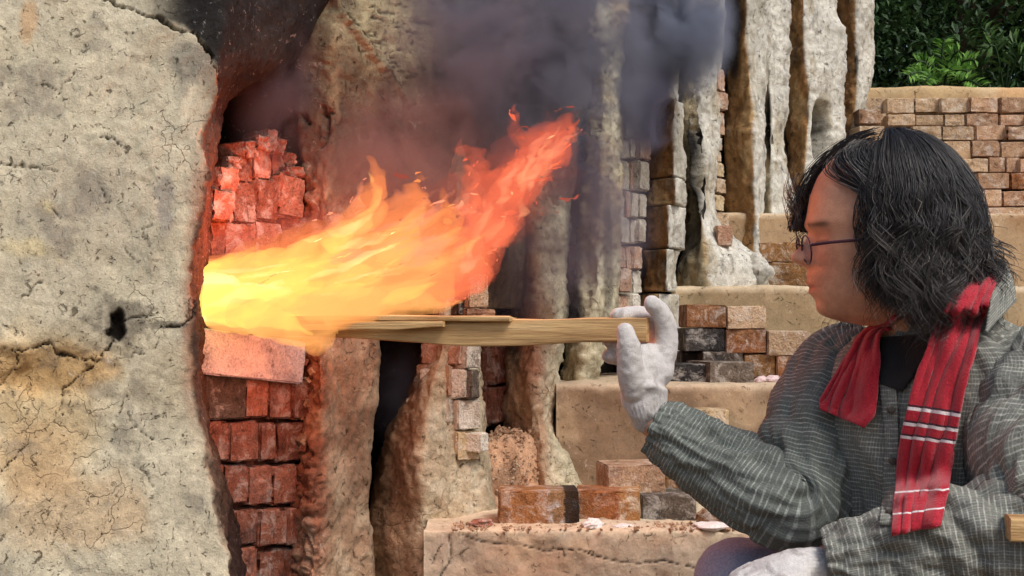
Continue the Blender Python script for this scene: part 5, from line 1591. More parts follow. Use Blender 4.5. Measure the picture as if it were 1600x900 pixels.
# ---- shirt
def cloth_grid(name, V, mat, wr=0.006, seed=0, kv=22, ku=1.3, folds=(), wrapu=True, twist=1.5, puff=0.0):
    """cloth surface from a grid (n along, m around); wrinkles run across the length"""
    n, m = V.shape[:2]
    nn = grid_normals(V, wrapu)
    cen = V.mean(1)
    lv = np.r_[0, np.cumsum(np.linalg.norm(np.diff(cen, axis=0), axis=1))]
    a = np.linspace(0, 2 * math.pi, m, endpoint=False)
    per = np.linalg.norm(np.roll(V, -1, 1) - V, axis=-1).sum(1).mean()
    u = np.linspace(0, per, m, endpoint=False)
    U, W = np.meshgrid(u, lv)
    A = np.meshgrid(a, lv)[0]
    p1 = np.stack([np.cos(A) * ku, np.sin(A) * ku, W * kv + np.cos(A + seed) * twist], -1)
    rn = 1 - np.abs(fbm(p1, 3, seed + 3)) * 2.2
    p2 = np.stack([np.cos(A) * ku * 2.2, np.sin(A) * ku * 2.2, W * kv * 0.55 - np.cos(A + seed * 2) * twist * 1.4], -1)
    rn2 = 1 - np.abs(fbm(p2 + 7, 3, seed + 8)) * 2.0
    d = (rn * 0.55 + rn2 * 0.45) * wr
    for (f0, f1, amp, k, ph) in folds:           # bunched folds between two lengths
        g = sstep(f0, f0 + 0.03, W) * sstep(f1, f1 - 0.03, W)
        d = d + g * amp * (np.abs(np.sin(W * k + np.cos(A + ph) * 1.8 + fbm(p2, 2, 4))) - 0.4)
    V = V + nn * d[..., None]
    # close the seam with a duplicated column so that the check runs on
    Vc = np.concatenate([V, V[:, :1]], 1)
    U2 = np.concatenate([U, np.full((n, 1), per)], 1); W2 = np.concatenate([W, W[:, :1]], 1)
    me = make_mesh(name, Vc, grid_faces(n, m + 1), uv=np.stack([U2, W2], -1))
    return me, Vc
BVH_V, BVH_F, nb = [], [], 0
def reg(me):
    global nb
    BVH_V.extend([x.co.copy() for x in me.vertices])
    BVH_F.extend([[k + nb for k in p.vertices] for p in me.polygons])
    nb += len(me.vertices)
Vt, a, w = torso_grid(150, 150, 0.006, 0.35, 7)
# gentle long folds pulled towards the waist
me, _ = cloth_grid('shirt', Vt[::-1], M['shirt'], wr=0.014, seed=4, kv=9, ku=2.0, twist=2.6)
reg(me)
shirt = pchild('shirt', me, M['shirt'])
def sleeve(pts, ra, seed, folds, flip=False, ns=120, n=240, wr=0.014, mat='shirt_sleeve'):
    V, c = tube_pts(pts, ra, None, ns=ns, n=n, up=(0.2, 1, 0.1))
    nrm = grid_normals(V, True)
    out = ((V - c[:, None]) * nrm).sum(-1).mean()
    if out < 0: V = V[:, ::-1]
    me, _ = cloth_grid('sleeve', V, M[mat], wr=wr, seed=seed, kv=15, folds=folds)
    reg(me)
    o = link('sleeve', me, M[mat])
    o.parent = shirt
    sd = o.modifiers.new('solid', 'SOLIDIFY'); sd.thickness = 0.0015
    return o
CR = P(1027, 668, 1.93)
sleeve([SH_R - S_ * -0.02 + np.array([0.03, 0, 0.01]), SH_R + np.array([-0.01, 0, -0.02]), SH_R * 0.55 + EL_R * 0.45, EL_R + np.array([0.025, 0, 0.0]), EL_R + np.array([-0.02, 0, 0.006]), EL_R * 0.5 + CR * 0.5 + np.array([0, 0, -0.004]), EL_R * 0.15 + CR * 0.85, CR],
       [.070, .078, .074, .066, .062, .052, .040, .031], 5, [(0.14, 0.34, 0.007, 62, 0.5), (0.40, 0.60, 0.003, 105, 1.5)])
CL = P(1296, 884, 1.625)
sleeve([SH_L + np.array([-0.03, 0.03, 0.012]), SH_L + np.array([0.0, 0, -0.01]), SH_L * 0.5 + EL_L * 0.5 + np.array([-0.02, 0, 0]), EL_L + np.array([0.0, 0, 0.03]), EL_L + np.array([-0.03, 0, 0.004]), EL_L * 0.6 + CL * 0.4 + np.array([0, 0, 0.012]), EL_L * 0.25 + CL * 0.75 + np.array([0, 0, 0.006]), CL],
       [.080, .088, .086, .082, .078, .064, .050, .034], 9, [(0.08, 0.28, 0.008, 55, 0.2), (0.34, 0.52, 0.010, 62, 2.5), (0.5, 0.62, 0.004, 95, 1.0)], mat='shirt')
bvh = BVHTree.FromPolygons(BVH_V, BVH_F)
CAMP = Vector((0, 0, CAMZ))
def drape(px, py, d0, off=0.006):
    """depth of the clothes under this pixel, or d0"""
    w = Vector(P(px, py, 1.0).tolist())
    dr = (w - CAMP)
    h = bvh.ray_cast(CAMP, dr.normalized())
    if h[0] is None: return d0
    dd = PX(np.array(h[0]))[2]
    return dd - off if abs(dd - d0) < 0.16 else d0
def ribbon(name, A, B, n, m, mat, off=0.006, thick=0.004, fold=0.004, nf=3, seed=0, parent=None, drp=True, smooth_it=6, us=1.0, vs=1.0, **k):
    A = catmull(A, n); B = catmull(B, n)
    s_ = np.linspace(0, 1, m)[None, :, None]
    G = A[:, None] * (1 - s_) + B[:, None] * s_
    Dp = G[..., 2].copy()
    if drp:
        for i in range(n):
            for j in range(m):
                Dp[i, j] = drape(G[i, j, 0], G[i, j, 1], G[i, j, 2], off)
        D0 = Dp.copy()
        for _ in range(smooth_it):
            Dp[1:-1] = Dp[1:-1] * 0.5 + (Dp[:-2] + Dp[2:]) * 0.25
            Dp[:, 1:-1] = Dp[:, 1:-1] * 0.5 + (Dp[:, :-2] + Dp[:, 2:]) * 0.25
        Dp = np.minimum(Dp, D0 + off * 0.4)
    U, W = np.meshgrid(np.linspace(0, 1, m), np.linspace(0, 1, n))
    f = np.sin(U * math.pi * 2 * nf + 1.5 * fbm(np.stack([U * 2, W * 3, U * 0], -1), 2, seed) * 2 + seed) * fold + fbm(np.stack([U * 4, W * 9, U * 0 + seed], -1), 3, seed) * fold * 1.4
    Dp = Dp - np.abs(f) 
    V = P(G[..., 0], G[..., 1], Dp)
    me = make_mesh(name, V, grid_faces(n, m), uv=np.stack([U * us, W * vs], -1))
    o = link(name, me, M[mat], **k)
    if parent is not None:
        o.parent = parent
        if parent is person: o.location = -Vector(person.location)
    sd = o.modifiers.new('solid', 'SOLIDIFY'); sd.thickness = thick; sd.offset = 0
    return o
# placket down the shirt front, buttons, collar
ribbon('placket', [(1372, 590, 1.72), (1382, 680, 1.70), (1378, 780, 1.72), (1368, 850, 1.74)], [(1400, 590, 1.71), (1404, 680, 1.69), (1400, 780, 1.71), (1392, 850, 1.73)], 60, 8, 'shirt', off=0.004, thick=0.003, fold=0.001, parent=shirt, us=0.024, vs=0.24)
M['button'] = cloth_mat('button', lin(60, 56, 52), lin(80, 76, 70))[0]
for (x, y) in ((1392, 640), (1394, 720), (1390, 800)):
    u = np.linspace(0, 2 * math.pi, 14, endpoint=False)
    d = drape(x, y, 1.70, 0.012)
    rr = 0.005
    V = np.stack([np.stack([P(x, y, d)[0] + np.cos(u) * rr * k, np.full(14, d) + z, P(x, y, d)[2] + np.sin(u) * rr * k], -1) for k, z in ((1.0, 0.008), (1.0, 0.0), (0.75, -0.001), (0.05, 0.0))])
    so = Soup(); so.grid(V)
    vv, qq, tt = so.out()
    link('button', make_mesh('button', vv, qq, tt), M['button'], parent=shirt)
ribbon('collar', [(1588, 470, 1.72), (1578, 425, 1.76), (1560, 408, 1.84), (1530, 415, 1.93)], [(1540, 520, 1.66), (1548, 462, 1.70), (1545, 432, 1.80), (1520, 440, 1.92)], 40, 10, 'shirt', drp=False, thick=0.004, fold=0.004, parent=shirt, us=0.05, vs=0.2)
# dark undershirt in the open neck
ribbon('undershirt', [(1366, 528, 1.76), (1368, 565, 1.74), (1376, 600, 1.72)], [(1470, 520, 1.70), (1440, 570, 1.69), (1410, 612, 1.69)], 30, 14, 'black_tee', off=0.007, thick=0.002, fold=0.001, parent=person)

# ---- trousers and shoes
s = Soup()
for hp, kn, an in ((HP_R, KN_R, AN_R), (HP_L, KN_L, AN_L)):
    s.tube([hp, (hp + kn) / 2, kn], [.100, .092, .072], ns=24); s.tube([kn, (kn * 0.6 + an * 0.4), an], [.072, .070, .055], ns=20)
s.tube([HP_R + (HP_R - HP_L) * 0.05, HP_L], [.11, .11], ns=24)
s.tube([P(1500, 930, 1.87), (HP_R + HP_L) / 2], [.12, .13], ns=24)
v, q, t = s.out()
me, co = remesh(v, q, t, 0.006, 6, 'trousers')
no = np.zeros(len(me.vertices) * 3); me.vertices.foreach_get('normal', no); no = no.reshape(-1, 3)
co = co + no * (fbm(co * np.array([9, 16, 16]), 4, 5) * 0.008)[:, None]
me.vertices.foreach_set('co', co.ravel()); me.update()
me.materials.clear(); me.materials.append(M['trouser'])
pchild('trousers', me, None)
M['shoe'] = cloth_mat('dark shoe', lin(40, 38, 36), lin(56, 52, 48))[0]
for an in (AN_R, AN_L):
    s = Soup()
    s.tube([an + np.array([0.05, 0, -0.045]), an + np.array([-0.05, 0, -0.04]), an + np.array([-0.19, 0, -0.06])], [.040, .046, .034], [.045, .045, .026], ns=20)
    v, q, t = s.out()
    pchild('shoe', remesh(v, q, t, 0.006, 3, 'shoe')[0], M['shoe'])

# ---- gloves
M['glove'], gnt, gs, gc = cloth_mat('white cotton glove', lin(190, 186, 184), lin(214, 212, 210), scale=500, var=0.14, bump=0.8)
gtc = N(gnt, 'ShaderNodeTexCoord')
gd = tex_noise(gnt, gtc.outputs['Object'], 26, 5, 0.7, 0.5)
gnt.links.new(mixc(gnt, gc, lin(120, 112, 106), ramp(gnt, [(0.52, 0.0), (0.72, 0.75)], gd)), gs.inputs['Base Color'])
def glove(chains, seed, cuff=None):
    s = Soup()
    for (pts, r, rb) in chains:
        s.tube([P(*p) for p in pts], r, rb, ns=18, n=max(12, len(pts) * 7))
    v, q, t = s.out()
    me, co = remesh(v, q, t, 0.0022, 5, 'glove')
    no = np.zeros(len(me.vertices) * 3); me.vertices.foreach_get('normal', no); no = no.reshape(-1, 3)
    co = co + no * ((1 - 2 * np.abs(fbm(co * 48, 3, seed))) * 0.0016 + fbm(co * 90, 3, seed + 4) * 0.0010 + fbm(co * 20, 2, seed + 2) * 0.002)[:, None]
    if cuff is not None:                       # ribbed knit at the wrist
        p0, ax = cuff
        a_ = (co - p0) @ ax
        rr = (co - p0) - a_[:, None] * ax
        e1 = np.cross(ax, (0, 1, 0)); e1 /= np.linalg.norm(e1); e2 = np.cross(ax, e1)
        an_ = np.arctan2(rr @ e2, rr @ e1)
        co = co + no * (np.sin(an_ * 30) * 0.0008 * sstep(0.032, 0.018, a_))[:, None]
    me.vertices.foreach_set('co', co.ravel()); me.update()
    me.materials.clear(); me.materials.append(M['glove'])
    return pchild('glove', me, None)
gr0 = P(1014, 652, 1.925); gax = P(1005, 600, 1.925) - gr0; gax /= np.linalg.norm(gax)
glove([([(1014, 652, 1.928), (1008, 628, 1.926), (1005, 600, 1.928), (1012, 568, 1.935)], [.024, .027, .030, .026], [.025, .033, .037, .035]),
       ([(992, 606, 1.912), (984, 575, 1.900), (982, 545, 1.893), (976, 518, 1.892)], [.022, .020, .0175, .0125], None),
       ([(1030, 580, 1.935), (1040, 540, 1.945), (1040, 512, 1.945), (1030, 488, 1.938), (1018, 474, 1.930)], [.020, .0175, .016, .0145, .0118], None),
       ([(1022, 572, 1.950), (1030, 530, 1.972), (1022, 503, 1.974), (998, 492, 1.966), (966, 494, 1.956)], [.019, .017, .015, .0135, .0115], None),
       ([(1005, 580, 1.955), (1000, 550, 1.982), (985, 540, 1.982), (965, 542, 1.968), (954, 534, 1.962)], [.018, .0155, .014, .013, .0112], None),
       ([(990, 592, 1.952), (980, 568, 1.978), (966, 558, 1.976), (952, 556, 1.964)], [.016, .0135, .012, .0105], None)], 3, (gr0, gax))
gl0 = P(1290, 886, 1.625); gax2 = P(1230, 884, 1.62) - gl0; gax2 /= np.linalg.norm(gax2)
glove([([(1290, 887, 1.628), (1262, 886, 1.625), (1225, 890, 1.625), (1190, 900, 1.64)], [.026, .026, .036, .036], [.024, .024, .022, .019]),
       ([(1200, 888, 1.665), (1165, 900, 1.69), (1150, 925, 1.70), (1150, 950, 1.70)], [.014, .0125, .0115, .010], None),
       ([(1195, 892, 1.645), (1158, 904, 1.66), (1140, 932, 1.665), (1142, 960, 1.66)], [.015, .013, .012, .0105], None),
       ([(1195, 898, 1.625), (1156, 910, 1.63), (1138, 938, 1.63), (1142, 965, 1.63)], [.015, .013, .012, .0105], None),
       ([(1195, 906, 1.605), (1162, 918, 1.60), (1148, 942, 1.60), (1150, 962, 1.60)], [.013, .0115, .010, .009], None),
       ([(1245, 900, 1.60), (1220, 918, 1.585), (1195, 930, 1.58)], [.016, .014, .011], None)], 4, (gl0, gax2))

# ---- towel round the neck
def towel_mat():
    m, nt, out = new_mat('red towel')
    L = nt.links
    uv = N(nt, 'ShaderNodeUVMap'); sp = N(nt, 'ShaderNodeSeparateXYZ'); L.new(uv.outputs[0], sp.inputs[0])
    tc = N(nt, 'ShaderNodeTexCoord')
    n2 = tex_noise(nt, tc.outputs['Object'], 380, 3, 0.7)
    n1 = tex_noise(nt, tc.outputs['Object'], 12, 4)
    c = mixc(nt, lin(158, 30, 46), lin(186, 44, 58), n1)
    c = mixc(nt, c, ramp(nt, [(0.3, 0.7), (0.7, 1.25)], n2), 1.0, 'MULTIPLY')
    W = 1.0
    R = lambda *st: ramp(nt, list(st), sp.outputs[1], 'CONSTANT')
    def bands(cs, half):
        tot = None
        for cv in cs:
            k = N(nt, 'ShaderNodeMath', operation='COMPARE')
            L.new(sp.outputs[1], k.inputs[0]); k.inputs[1].default_value = cv; k.inputs[2].default_value = half
            if tot is None: tot = k.outputs[0]
            else:
                ad = N(nt, 'ShaderNodeMath', operation='ADD'); L.new(tot, ad.inputs[0]); L.new(k.outputs[0], ad.inputs[1]); tot = ad.outputs[0]
        return tot
    st = bands((0.152, 0.170, 0.190), 0.0021)
    st2 = bands((0.030, 0.064), 0.0013)
    dk = bands((0.1555, 0.1735, 0.1935), 0.0014)
    c = mixc(nt, c, lin(70, 30, 44), dk)
    c = mixc(nt, c, lin(226, 214, 214), st)
    c = mixc(nt, c, lin(226, 214, 214), st2)
    b = N(nt, 'ShaderNodeBump', Strength=0.7, Distance=0.003); L.new(n2, b.inputs['Height'])
    s = N(nt, 'ShaderNodeBsdfPrincipled', Roughness=0.95)
    s.inputs['Sheen Weight'].default_value = 0.3
    s.inputs['Specular IOR Level'].default_value = 0.1
    L.new(c, s.inputs['Base Color']); L.new(b.outputs[0], s.inputs['Normal'])
    L.new(s.outputs[0], out.inputs['Surface'])
    return m
M['towel'] = towel_mat()
A = [(1393, 836, 1.66), (1400, 760, 1.66), (1410, 680, 1.66), (1432, 590, 1.66), (1462, 510, 1.68), (1496, 450, 1.72), (1512, 430, 1.80), (1490, 440, 1.89), (1440, 470, 1.92), (1385, 500, 1.93), (1345, 522, 1.92), (1312, 575, 1.90), (1284, 622, 1.885), (1282, 640, 1.88)]
B = [(1470, 822, 1.62), (1484, 755, 1.62), (1492, 690, 1.62), (1510, 600, 1.63), (1532, 515, 1.66), (1552, 452, 1.71), (1562, 422, 1.80), (1530, 430, 1.92), (1470, 480, 1.96), (1420, 510, 1.97), (1378, 520, 1.93), (1374, 575, 1.88), (1368, 640, 1.86), (1350, 668, 1.86)]
ribbon('towel', A, B, 150, 34, 'towel', off=0.014, thick=0.006, fold=0.009, nf=1.3, seed=2, smooth_it=10, label='red terry towel with white stripes hung round the neck', cat='towel')

# ---- glasses
M['frame'] = cloth_mat('dark glasses frame', lin(58, 28, 40), lin(70, 34, 46), rough=0.35, bump=0.0)[0]
def glass_mat():
    m, nt, out = new_mat('lens glass')
    g = N(nt, 'ShaderNodeBsdfGlossy', Roughness=0.03)
    t = N(nt, 'ShaderNodeBsdfTransparent')
    t.inputs['Color'].default_value = (0.88, 0.86, 0.92, 1)
    mx = N(nt, 'ShaderNodeMixShader', Fac=0.10)
    nt.links.new(t.outputs[0], mx.inputs[1]); nt.links.new(g.outputs[0], mx.inputs[2])
    nt.links.new(mx.outputs[0], out.inputs['Surface'])
    return m
M['lens'] = glass_mat()
gl = empty('glasses', (0, 0, 0), label='thin dark framed glasses on the face beside the long hair', cat='glasses')
def hpt(px, py, lt):
    p = P(px, py, HD); p[1] -= lt
    return turn(p)
def mesh_of(soup, name, mat, parent):
    v, q, t = soup.out()
    return link(name, make_mesh(name, v, q, t), M[mat], parent=parent)
for sg in (1, -1):
    u = np.linspace(0, 2 * math.pi, 29)
    cx, cy, cl = 1254, 392, 0.034 * sg
    ringp = np.array([hpt(cx + 3 * math.sin(k) + 4 * (math.cos(k) * 0.5 + 0.5) , cy + 22 * math.sin(k), cl + sg * 0.027 * math.cos(k)) for k in u])
    so = Soup(); V, _ = tube_pts(ringp, [.0013] * 29, ns=8, n=60, up=(1, 0.1, 0.05)); so.grid(V, caps=True)
    rim = mesh_of(so, 'rim', 'frame', gl)
    cen = ringp[:-1].mean(0)
    lv = np.vstack([ringp[:-1], cen[None]]); nL = 28
    lv2 = np.vstack([lv, lv + np.array([0.0012, 0, 0])])
    tr = [(i, (i + 1) % nL, nL) for i in range(nL)] + [((i + 1) % nL + nL + 1, i + nL + 1, 2 * nL + 1) for i in range(nL)]
    link('lens', make_mesh('lens', lv2, None, np.array(tr)), M['lens'], parent=rim)
    so = Soup(); so.tube([hpt(1259, 386, sg * 0.062), hpt(1285, 383, sg * 0.073), hpt(1340, 379, sg * 0.080), hpt(1395, 376, sg * 0.081), hpt(1412, 388, sg * 0.080)], [.0016] * 5, [.0022] * 5, ns=8)
    mesh_of(so, 'temple', 'frame', gl)
so = Soup(); so.tube([hpt(1255, 384, 0.009), hpt(1246, 381, 0.0), hpt(1255, 384, -0.009)], [.0013] * 3, ns=8)
mesh_of(so, 'bridge', 'frame', gl)

# ---- hair: cap and wavy strands
def hair_mat():
    m, nt, out = new_mat('black hair')
    L = nt.links
    at = N(nt, 'ShaderNodeAttribute', attribute_name='Col')
    s = N(nt, 'ShaderNodeBsdfPrincipled', Roughness=0.42)
    s.inputs['Specular IOR Level'].default_value = 0.6
    L.new(at.outputs['Color'], s.inputs['Base Color'])
    L.new(s.outputs[0], out.inputs['Surface'])
    return m
M['hair'] = hair_mat()
def hloc(f, l, z):
    """head frame (forward, left, up; metres from the head's centre) -> world"""
    v = np.stack([HC[0] - f, HC[1] - l, HC[2] + z], -1)
    return turn(v)
hv, hq, hcol, hb_ = [], [], [], 0
def add_strand(path, r0, colr):
    global hb_
    n = len(path)
    tg = np.gradient(path, axis=0); tg /= np.maximum(np.linalg.norm(tg, axis=1, keepdims=True), 1e-9)
    u = np.cross(tg, np.array([0.3, 0.9, 0.2])); u /= np.maximum(np.linalg.norm(u, axis=1, keepdims=True), 1e-9)
    v = np.cross(tg, u)
    rr = r0 * np.interp(np.linspace(0, 1, n), [0, 0.15, 0.8, 1], [0.8, 1, 0.9, 0.25])
    ring = [path + (u * math.cos(k) + v * math.sin(k)) * rr[:, None] for k in (0, 2.094, 4.189)]
    V = np.stack(ring, 1)
    hv.append(V.reshape(-1, 3)); hq.append(grid_faces(n, 3, True, hb_)); hb_ += n * 3
    tipc = np.linspace(0, 1, n)[:, None] ** 1.6
    hcol.append(np.repeat(colr * (1 - tipc) + (colr * 1.5 + np.array([0.010, 0.006, 0.003])) * tipc, 3, 0))
def clump(alpha, phi0, zend, nst, spread, wave, wl, seed, out=0.0, r=0.0007, tight=0.4, lift=0.0, fwd=0.0, da=0.0):
    rr = np.random.default_rng(seed)
    ph = rr.random() * 6.28; ph2 = rr.random() * 6.28
    grey = rr.random()
    for k in range(nst):
        a = alpha + rr.normal() * spread * 0.5
        p0 = phi0 + rr.normal() * 0.05
        n = 26
        off = lift + rr.random() * 0.010
        Af, B, Cc = (0.118 if math.cos(a) > 0 else 0.108) + off, 0.086 + off, 0.114 + off
        phis = np.linspace(max(0.02, p0), 1.62, 9)
        av = a - da * (1 - sstep(max(0.02, p0), 1.45, phis))
        Av = np.where(np.cos(av) > 0, 0.118 + off, Af)
        arc = np.stack([Av * np.cos(av) * np.sin(phis), B * np.sin(av) * np.sin(phis), Cc * np.cos(phis)], -1)
        last = arc[-1]
        m = n - 9
        ze = zend + rr.normal() * 0.012
        tt = np.linspace(0, 1, m + 1)[1:]
        drop = np.stack([last[0] + out * math.cos(a) * tt ** 1.5 + fwd * tt, last[1] * (1 - 0.10 * tt) + out * math.sin(a) * tt ** 1.5, last[2] + (ze - last[2]) * tt], -1)
        path = np.concatenate([arc, drop])
        L = np.r_[0, np.cumsum(np.linalg.norm(np.diff(path, axis=0), axis=1))]
        g = sstep(0.03, 0.22, L)
        w1 = wave * g * np.sin(L / wl * 6.28 + ph + rr.normal() * tight)
        w2 = wave * 0.7 * g * np.cos(L / wl * 6.28 * 0.9 + ph2 + rr.normal() * tight)
        tang = np.array([-math.sin(a), math.cos(a), 0]); radl = np.array([math.cos(a), math.sin(a), 0])
        path = path + tang * w1[:, None] + radl * w2[:, None]
        pw = catmull(path, 30)
        base = np.array([0.013, 0.012, 0.013]) * (0.7 + 0.8 * rr.random())
        if rr.random() < 0.04 + 0.07 * grey: base = np.array([0.09, 0.080, 0.072]) * (0.6 + rr.random())  # a few paler strands: sky sheen painted into the hair colour
        add_strand(hloc(pw[:, 0], pw[:, 1], pw[:, 2]), r * (0.7 + 0.6 * rr.random()), base)
D2 = math.radians
sd_ = 0
# near side and back, in layers
for k in range(300):
    a = D2(random.uniform(71, 190))
    sd_ += 1
    ze = np.interp(math.degrees(a), [68, 80, 95, 115, 190], [-.085, -.108, -.140, -.155, -.135]) + random.uniform(-0.016, 0.065)
    clump(a, D2(random.uniform(3, 50)), ze, 20, random.choice((0.05, 0.09, 0.14)), random.uniform(0.007, 0.022), random.uniform(0.06, 0.12), sd_, out=random.uniform(-0.014, 0.026), lift=random.uniform(-0.006, 0.014), tight=0.28, r=0.00045)
for k in range(46):                                  # swept back from the front hairline
    sd_ += 1
    clump(D2(random.uniform(71, 94)), D2(random.uniform(22, 46)), random.uniform(-0.12, -0.06), 14, 0.08, random.uniform(0.006, 0.012), random.uniform(0.06, 0.09), sd_, out=random.uniform(-0.006, 0.006), lift=random.uniform(-0.002, 0.006), tight=0.3, da=D2(random.uniform(26, 60)))
for k in range(60):                                  # far side
    sd_ += 1
    clump(D2(random.uniform(190, 300)), D2(random.uniform(3, 50)), random.uniform(-0.15, -0.08), 9, 0.2, random.uniform(0.004, 0.010), 0.07, sd_, r=0.0009)
for k in range(16):                                  # lifted curls at the nape
    sd_ += 1
    clump(D2(random.uniform(145, 182)), D2(random.uniform(30, 70)), random.uniform(-0.115, -0.055), 8, 0.08, random.uniform(0.010, 0.018), 0.055, sd_, out=random.uniform(0.03, 0.06), lift=0.006, tight=0.25)
for k in range(8):                                   # loose locks in front of the ear
    sd_ += 1
    clump(D2(random.uniform(58, 70)), D2(random.uniform(4, 25)), random.uniform(-0.125, -0.05), 3, 0.03, random.uniform(0.006, 0.011), 0.075, sd_, out=0.0, r=0.0006, tight=0.2)
for k in range(60):                                  # stray single hairs
    sd_ += 1
    clump(D2(random.uniform(68, 195)), D2(random.uniform(3, 60)), random.uniform(-0.15, -0.02), 1, 0.04, random.uniform(0.010, 0.022), random.uniform(0.05, 0.10), sd_, out=random.uniform(0, 0.03), lift=0.012, r=0.0005)
for k in range(16):                                  # fringe over the brow, on the far side
    sd_ += 1
    clump(D2(random.uniform(-48, -14)), D2(random.uniform(3, 22)), random.uniform(-0.04, 0.07), 7, 0.07, random.uniform(0.006, 0.013), 0.065, sd_, out=0.004, lift=random.uniform(0.002, 0.018), r=0.0006, tight=0.25)
me = make_mesh('hair', np.vstack(hv), np.vstack(hq), col=np.vstack(hcol))
hair = pchild('hair', me, M['hair'])
# scalp cap under the strands
u, v = np.meshgrid(np.linspace(0, 2 * math.pi, 72, endpoint=False), np.linspace(0.02, 1.0, 40))
Af = np.where(np.cos(u) > 0, 0.114, 0.107)
lim = np.interp(np.degrees(np.abs((u + math.pi) % (2 * math.pi) - math.pi)), [0, 30, 48, 62, 75, 100, 180], [0.60, 0.66, 0.80, 1.15, 1.85, 2.2, 2.1])
phi = v * lim
f_, l_, z_ = Af * np.cos(u) * np.sin(phi), 0.084 * np.sin(u) * np.sin(phi), np.where(phi < 1.57, 0.116 * np.cos(phi), -0.10 * (phi - 1.57) * 1.6)
f_ = np.where(phi > 1.57, Af * np.cos(u), f_); l_ = np.where(phi > 1.57, 0.084 * np.sin(u), l_)
cap = hloc(f_, l_, z_)
cap = cap + grid_normals(cap, True) * (fbm(cap * 40, 3, 4) * 0.002)[..., None]
me = make_mesh('scalp_hair', cap, grid_faces(40, 72, True), col=np.tile(np.array([0.008, 0.007, 0.007]), (40 * 72, 1)))
o = link('scalp_hair', me, M['hair']); o.parent = hair
# ================================================================== plants behind the terrace wall
def leaf_mat(name, c1, c2, trans=0.25):
    m, nt, out = new_mat(name)
    L = nt.links
    at = N(nt, 'ShaderNodeAttribute', attribute_name='Col')
    c = mixc(nt, c1, c2, at.outputs['Fac'])
    s = N(nt, 'ShaderNodeBsdfPrincipled', Roughness=0.5)
    s.inputs['Specular IOR Level'].default_value = 0.35
    L.new(c, s.inputs['Base Color'])
    tr = N(nt, 'ShaderNodeBsdfTranslucent'); L.new(c, tr.inputs['Color'])
    mx = N(nt, 'ShaderNodeMixShader', Fac=trans)
    L.new(s.outputs[0], mx.inputs[1]); L.new(tr.outputs[0], mx.inputs[2])
    L.new(mx.outputs[0], out.inputs['Surface'])
    return m
M['leaf_dark'] = leaf_mat('dark leaves', lin(32, 54, 30), lin(64, 98, 50))
M['leaf_mid'] = leaf_mat('mid green leaves', lin(40, 68, 30), lin(84, 120, 56))
M['leaf_bright'] = leaf_mat('fresh leaflets', lin(78, 128, 48), lin(136, 184, 84), 0.35)
M['bark'] = clay_mat('bark', 1.5, 1.5, base=lin(70, 58, 46), var=0.35)
def leaves(centers, dirs, sizes, cols, wid=0.42):
    """one folded four-triangle leaf per centre"""
    n = len(centers)
    d = dirs / np.maximum(np.linalg.norm(dirs, axis=1, keepdims=True), 1e-9)
    up = np.tile(np.array([0, 0, 1.0]), (n, 1)) + rng.normal(size=(n, 3)) * 0.5
    sdv = np.cross(d, up); sdv /= np.maximum(np.linalg.norm(sdv, axis=1, keepdims=True), 1e-9)
    nr = np.cross(sdv, d)
    s = sizes[:, None]
    V = np.stack([centers, centers + d * s * 0.5 + sdv * s * wid * 0.5 + nr * s * 0.08, centers + d * s * 0.55, centers + d * s * 0.5 - sdv * s * wid * 0.5 + nr * s * 0.08, centers + d * s - nr * s * 0.1], 1)
    b = np.arange(n)[:, None] * 5
    T = np.concatenate([b + [0, 1, 2], b + [0, 2, 3], b + [1, 4, 2], b + [2, 4, 3]])
    return V.reshape(-1, 3), T, np.repeat(cols, 5)
def tree(name, base, h, rad, nleaf, size, mat, seed, label, group):
    r = np.random.default_rng(seed)
    t = empty(name, base, label=label, cat='tree', group=group)
    s = Soup()
    pts = [np.zeros(3)]
    for k in range(4):
        pts.append(pts[-1] + np.array([r.normal() * 0.08, r.normal() * 0.08, h * 0.2]))
    s.tube(pts, [.09, .075, .06, .045, .02], ns=10)
    tips = []
    for k in range(16):
        p0 = pts[1 + k % 4] * 0.9
        e = p0 + np.array([r.normal() * rad * 0.7, r.normal() * rad * 0.7, h * (0.05 + 0.3 * r.random())])
        mid = (p0 + e) / 2 + np.array([0, 0, 0.15])
        s.tube([p0, mid, e], [.03, .02, .006], ns=6)
        tips.append((mid, e))
    v, q, tr = s.out()
    link('trunk', make_mesh('trunk', v, q, tr), M['bark'], parent=t)
    # clumps of leaves through the crown
    nc = 110
    cc = np.stack([r.normal(size=nc) * rad * 0.55, r.normal(size=nc) * rad * 0.55, h * (0.08 + 0.95 * r.random(nc))], -1)
    w = 0.10 + 0.16 * r.random(nc)
    idx = r.integers(0, nc, nleaf)
    c = cc[idx] + r.normal(size=(nleaf, 3)) * w[idx][:, None]
    d = r.normal(size=(nleaf, 3)) + np.array([0, -0.5, -0.2])
    tone = np.clip(0.35 + 0.4 * r.normal(size=nc)[idx] * 0.5 + 0.15 * r.normal(size=nleaf), 0, 1)
    v, T, cl = leaves(c, d, size * (0.6 + 0.8 * r.random(nleaf)), tone)
    link('crown', make_mesh('crown', v, None, T, col=np.repeat(cl[:, None], 3, 1), smooth=False), M[mat], parent=t)
    return t
GT = 'trees and shrubs behind the terrace wall'
def gz_at(y): return float(np.interp(y, [-60, 2.0, 2.6, 5.0, 6.0, 20, 300], [0, 0, 0.02, 0.9, 1.62, 2.2, 9])) - 0.03
tree('leafy_tree', (1.7, 7.4, gz_at(7.4)), 2.4, 0.8, 15000, 0.05, 'leaf_dark', 1, 'dark leafy tree rising beside the last kiln column', GT)
tree('leafy_tree', (2.7, 7.8, gz_at(7.8)), 2.6, 0.9, 15000, 0.055, 'leaf_dark', 2, 'dark leafy tree right behind the bright fern fronds', GT)
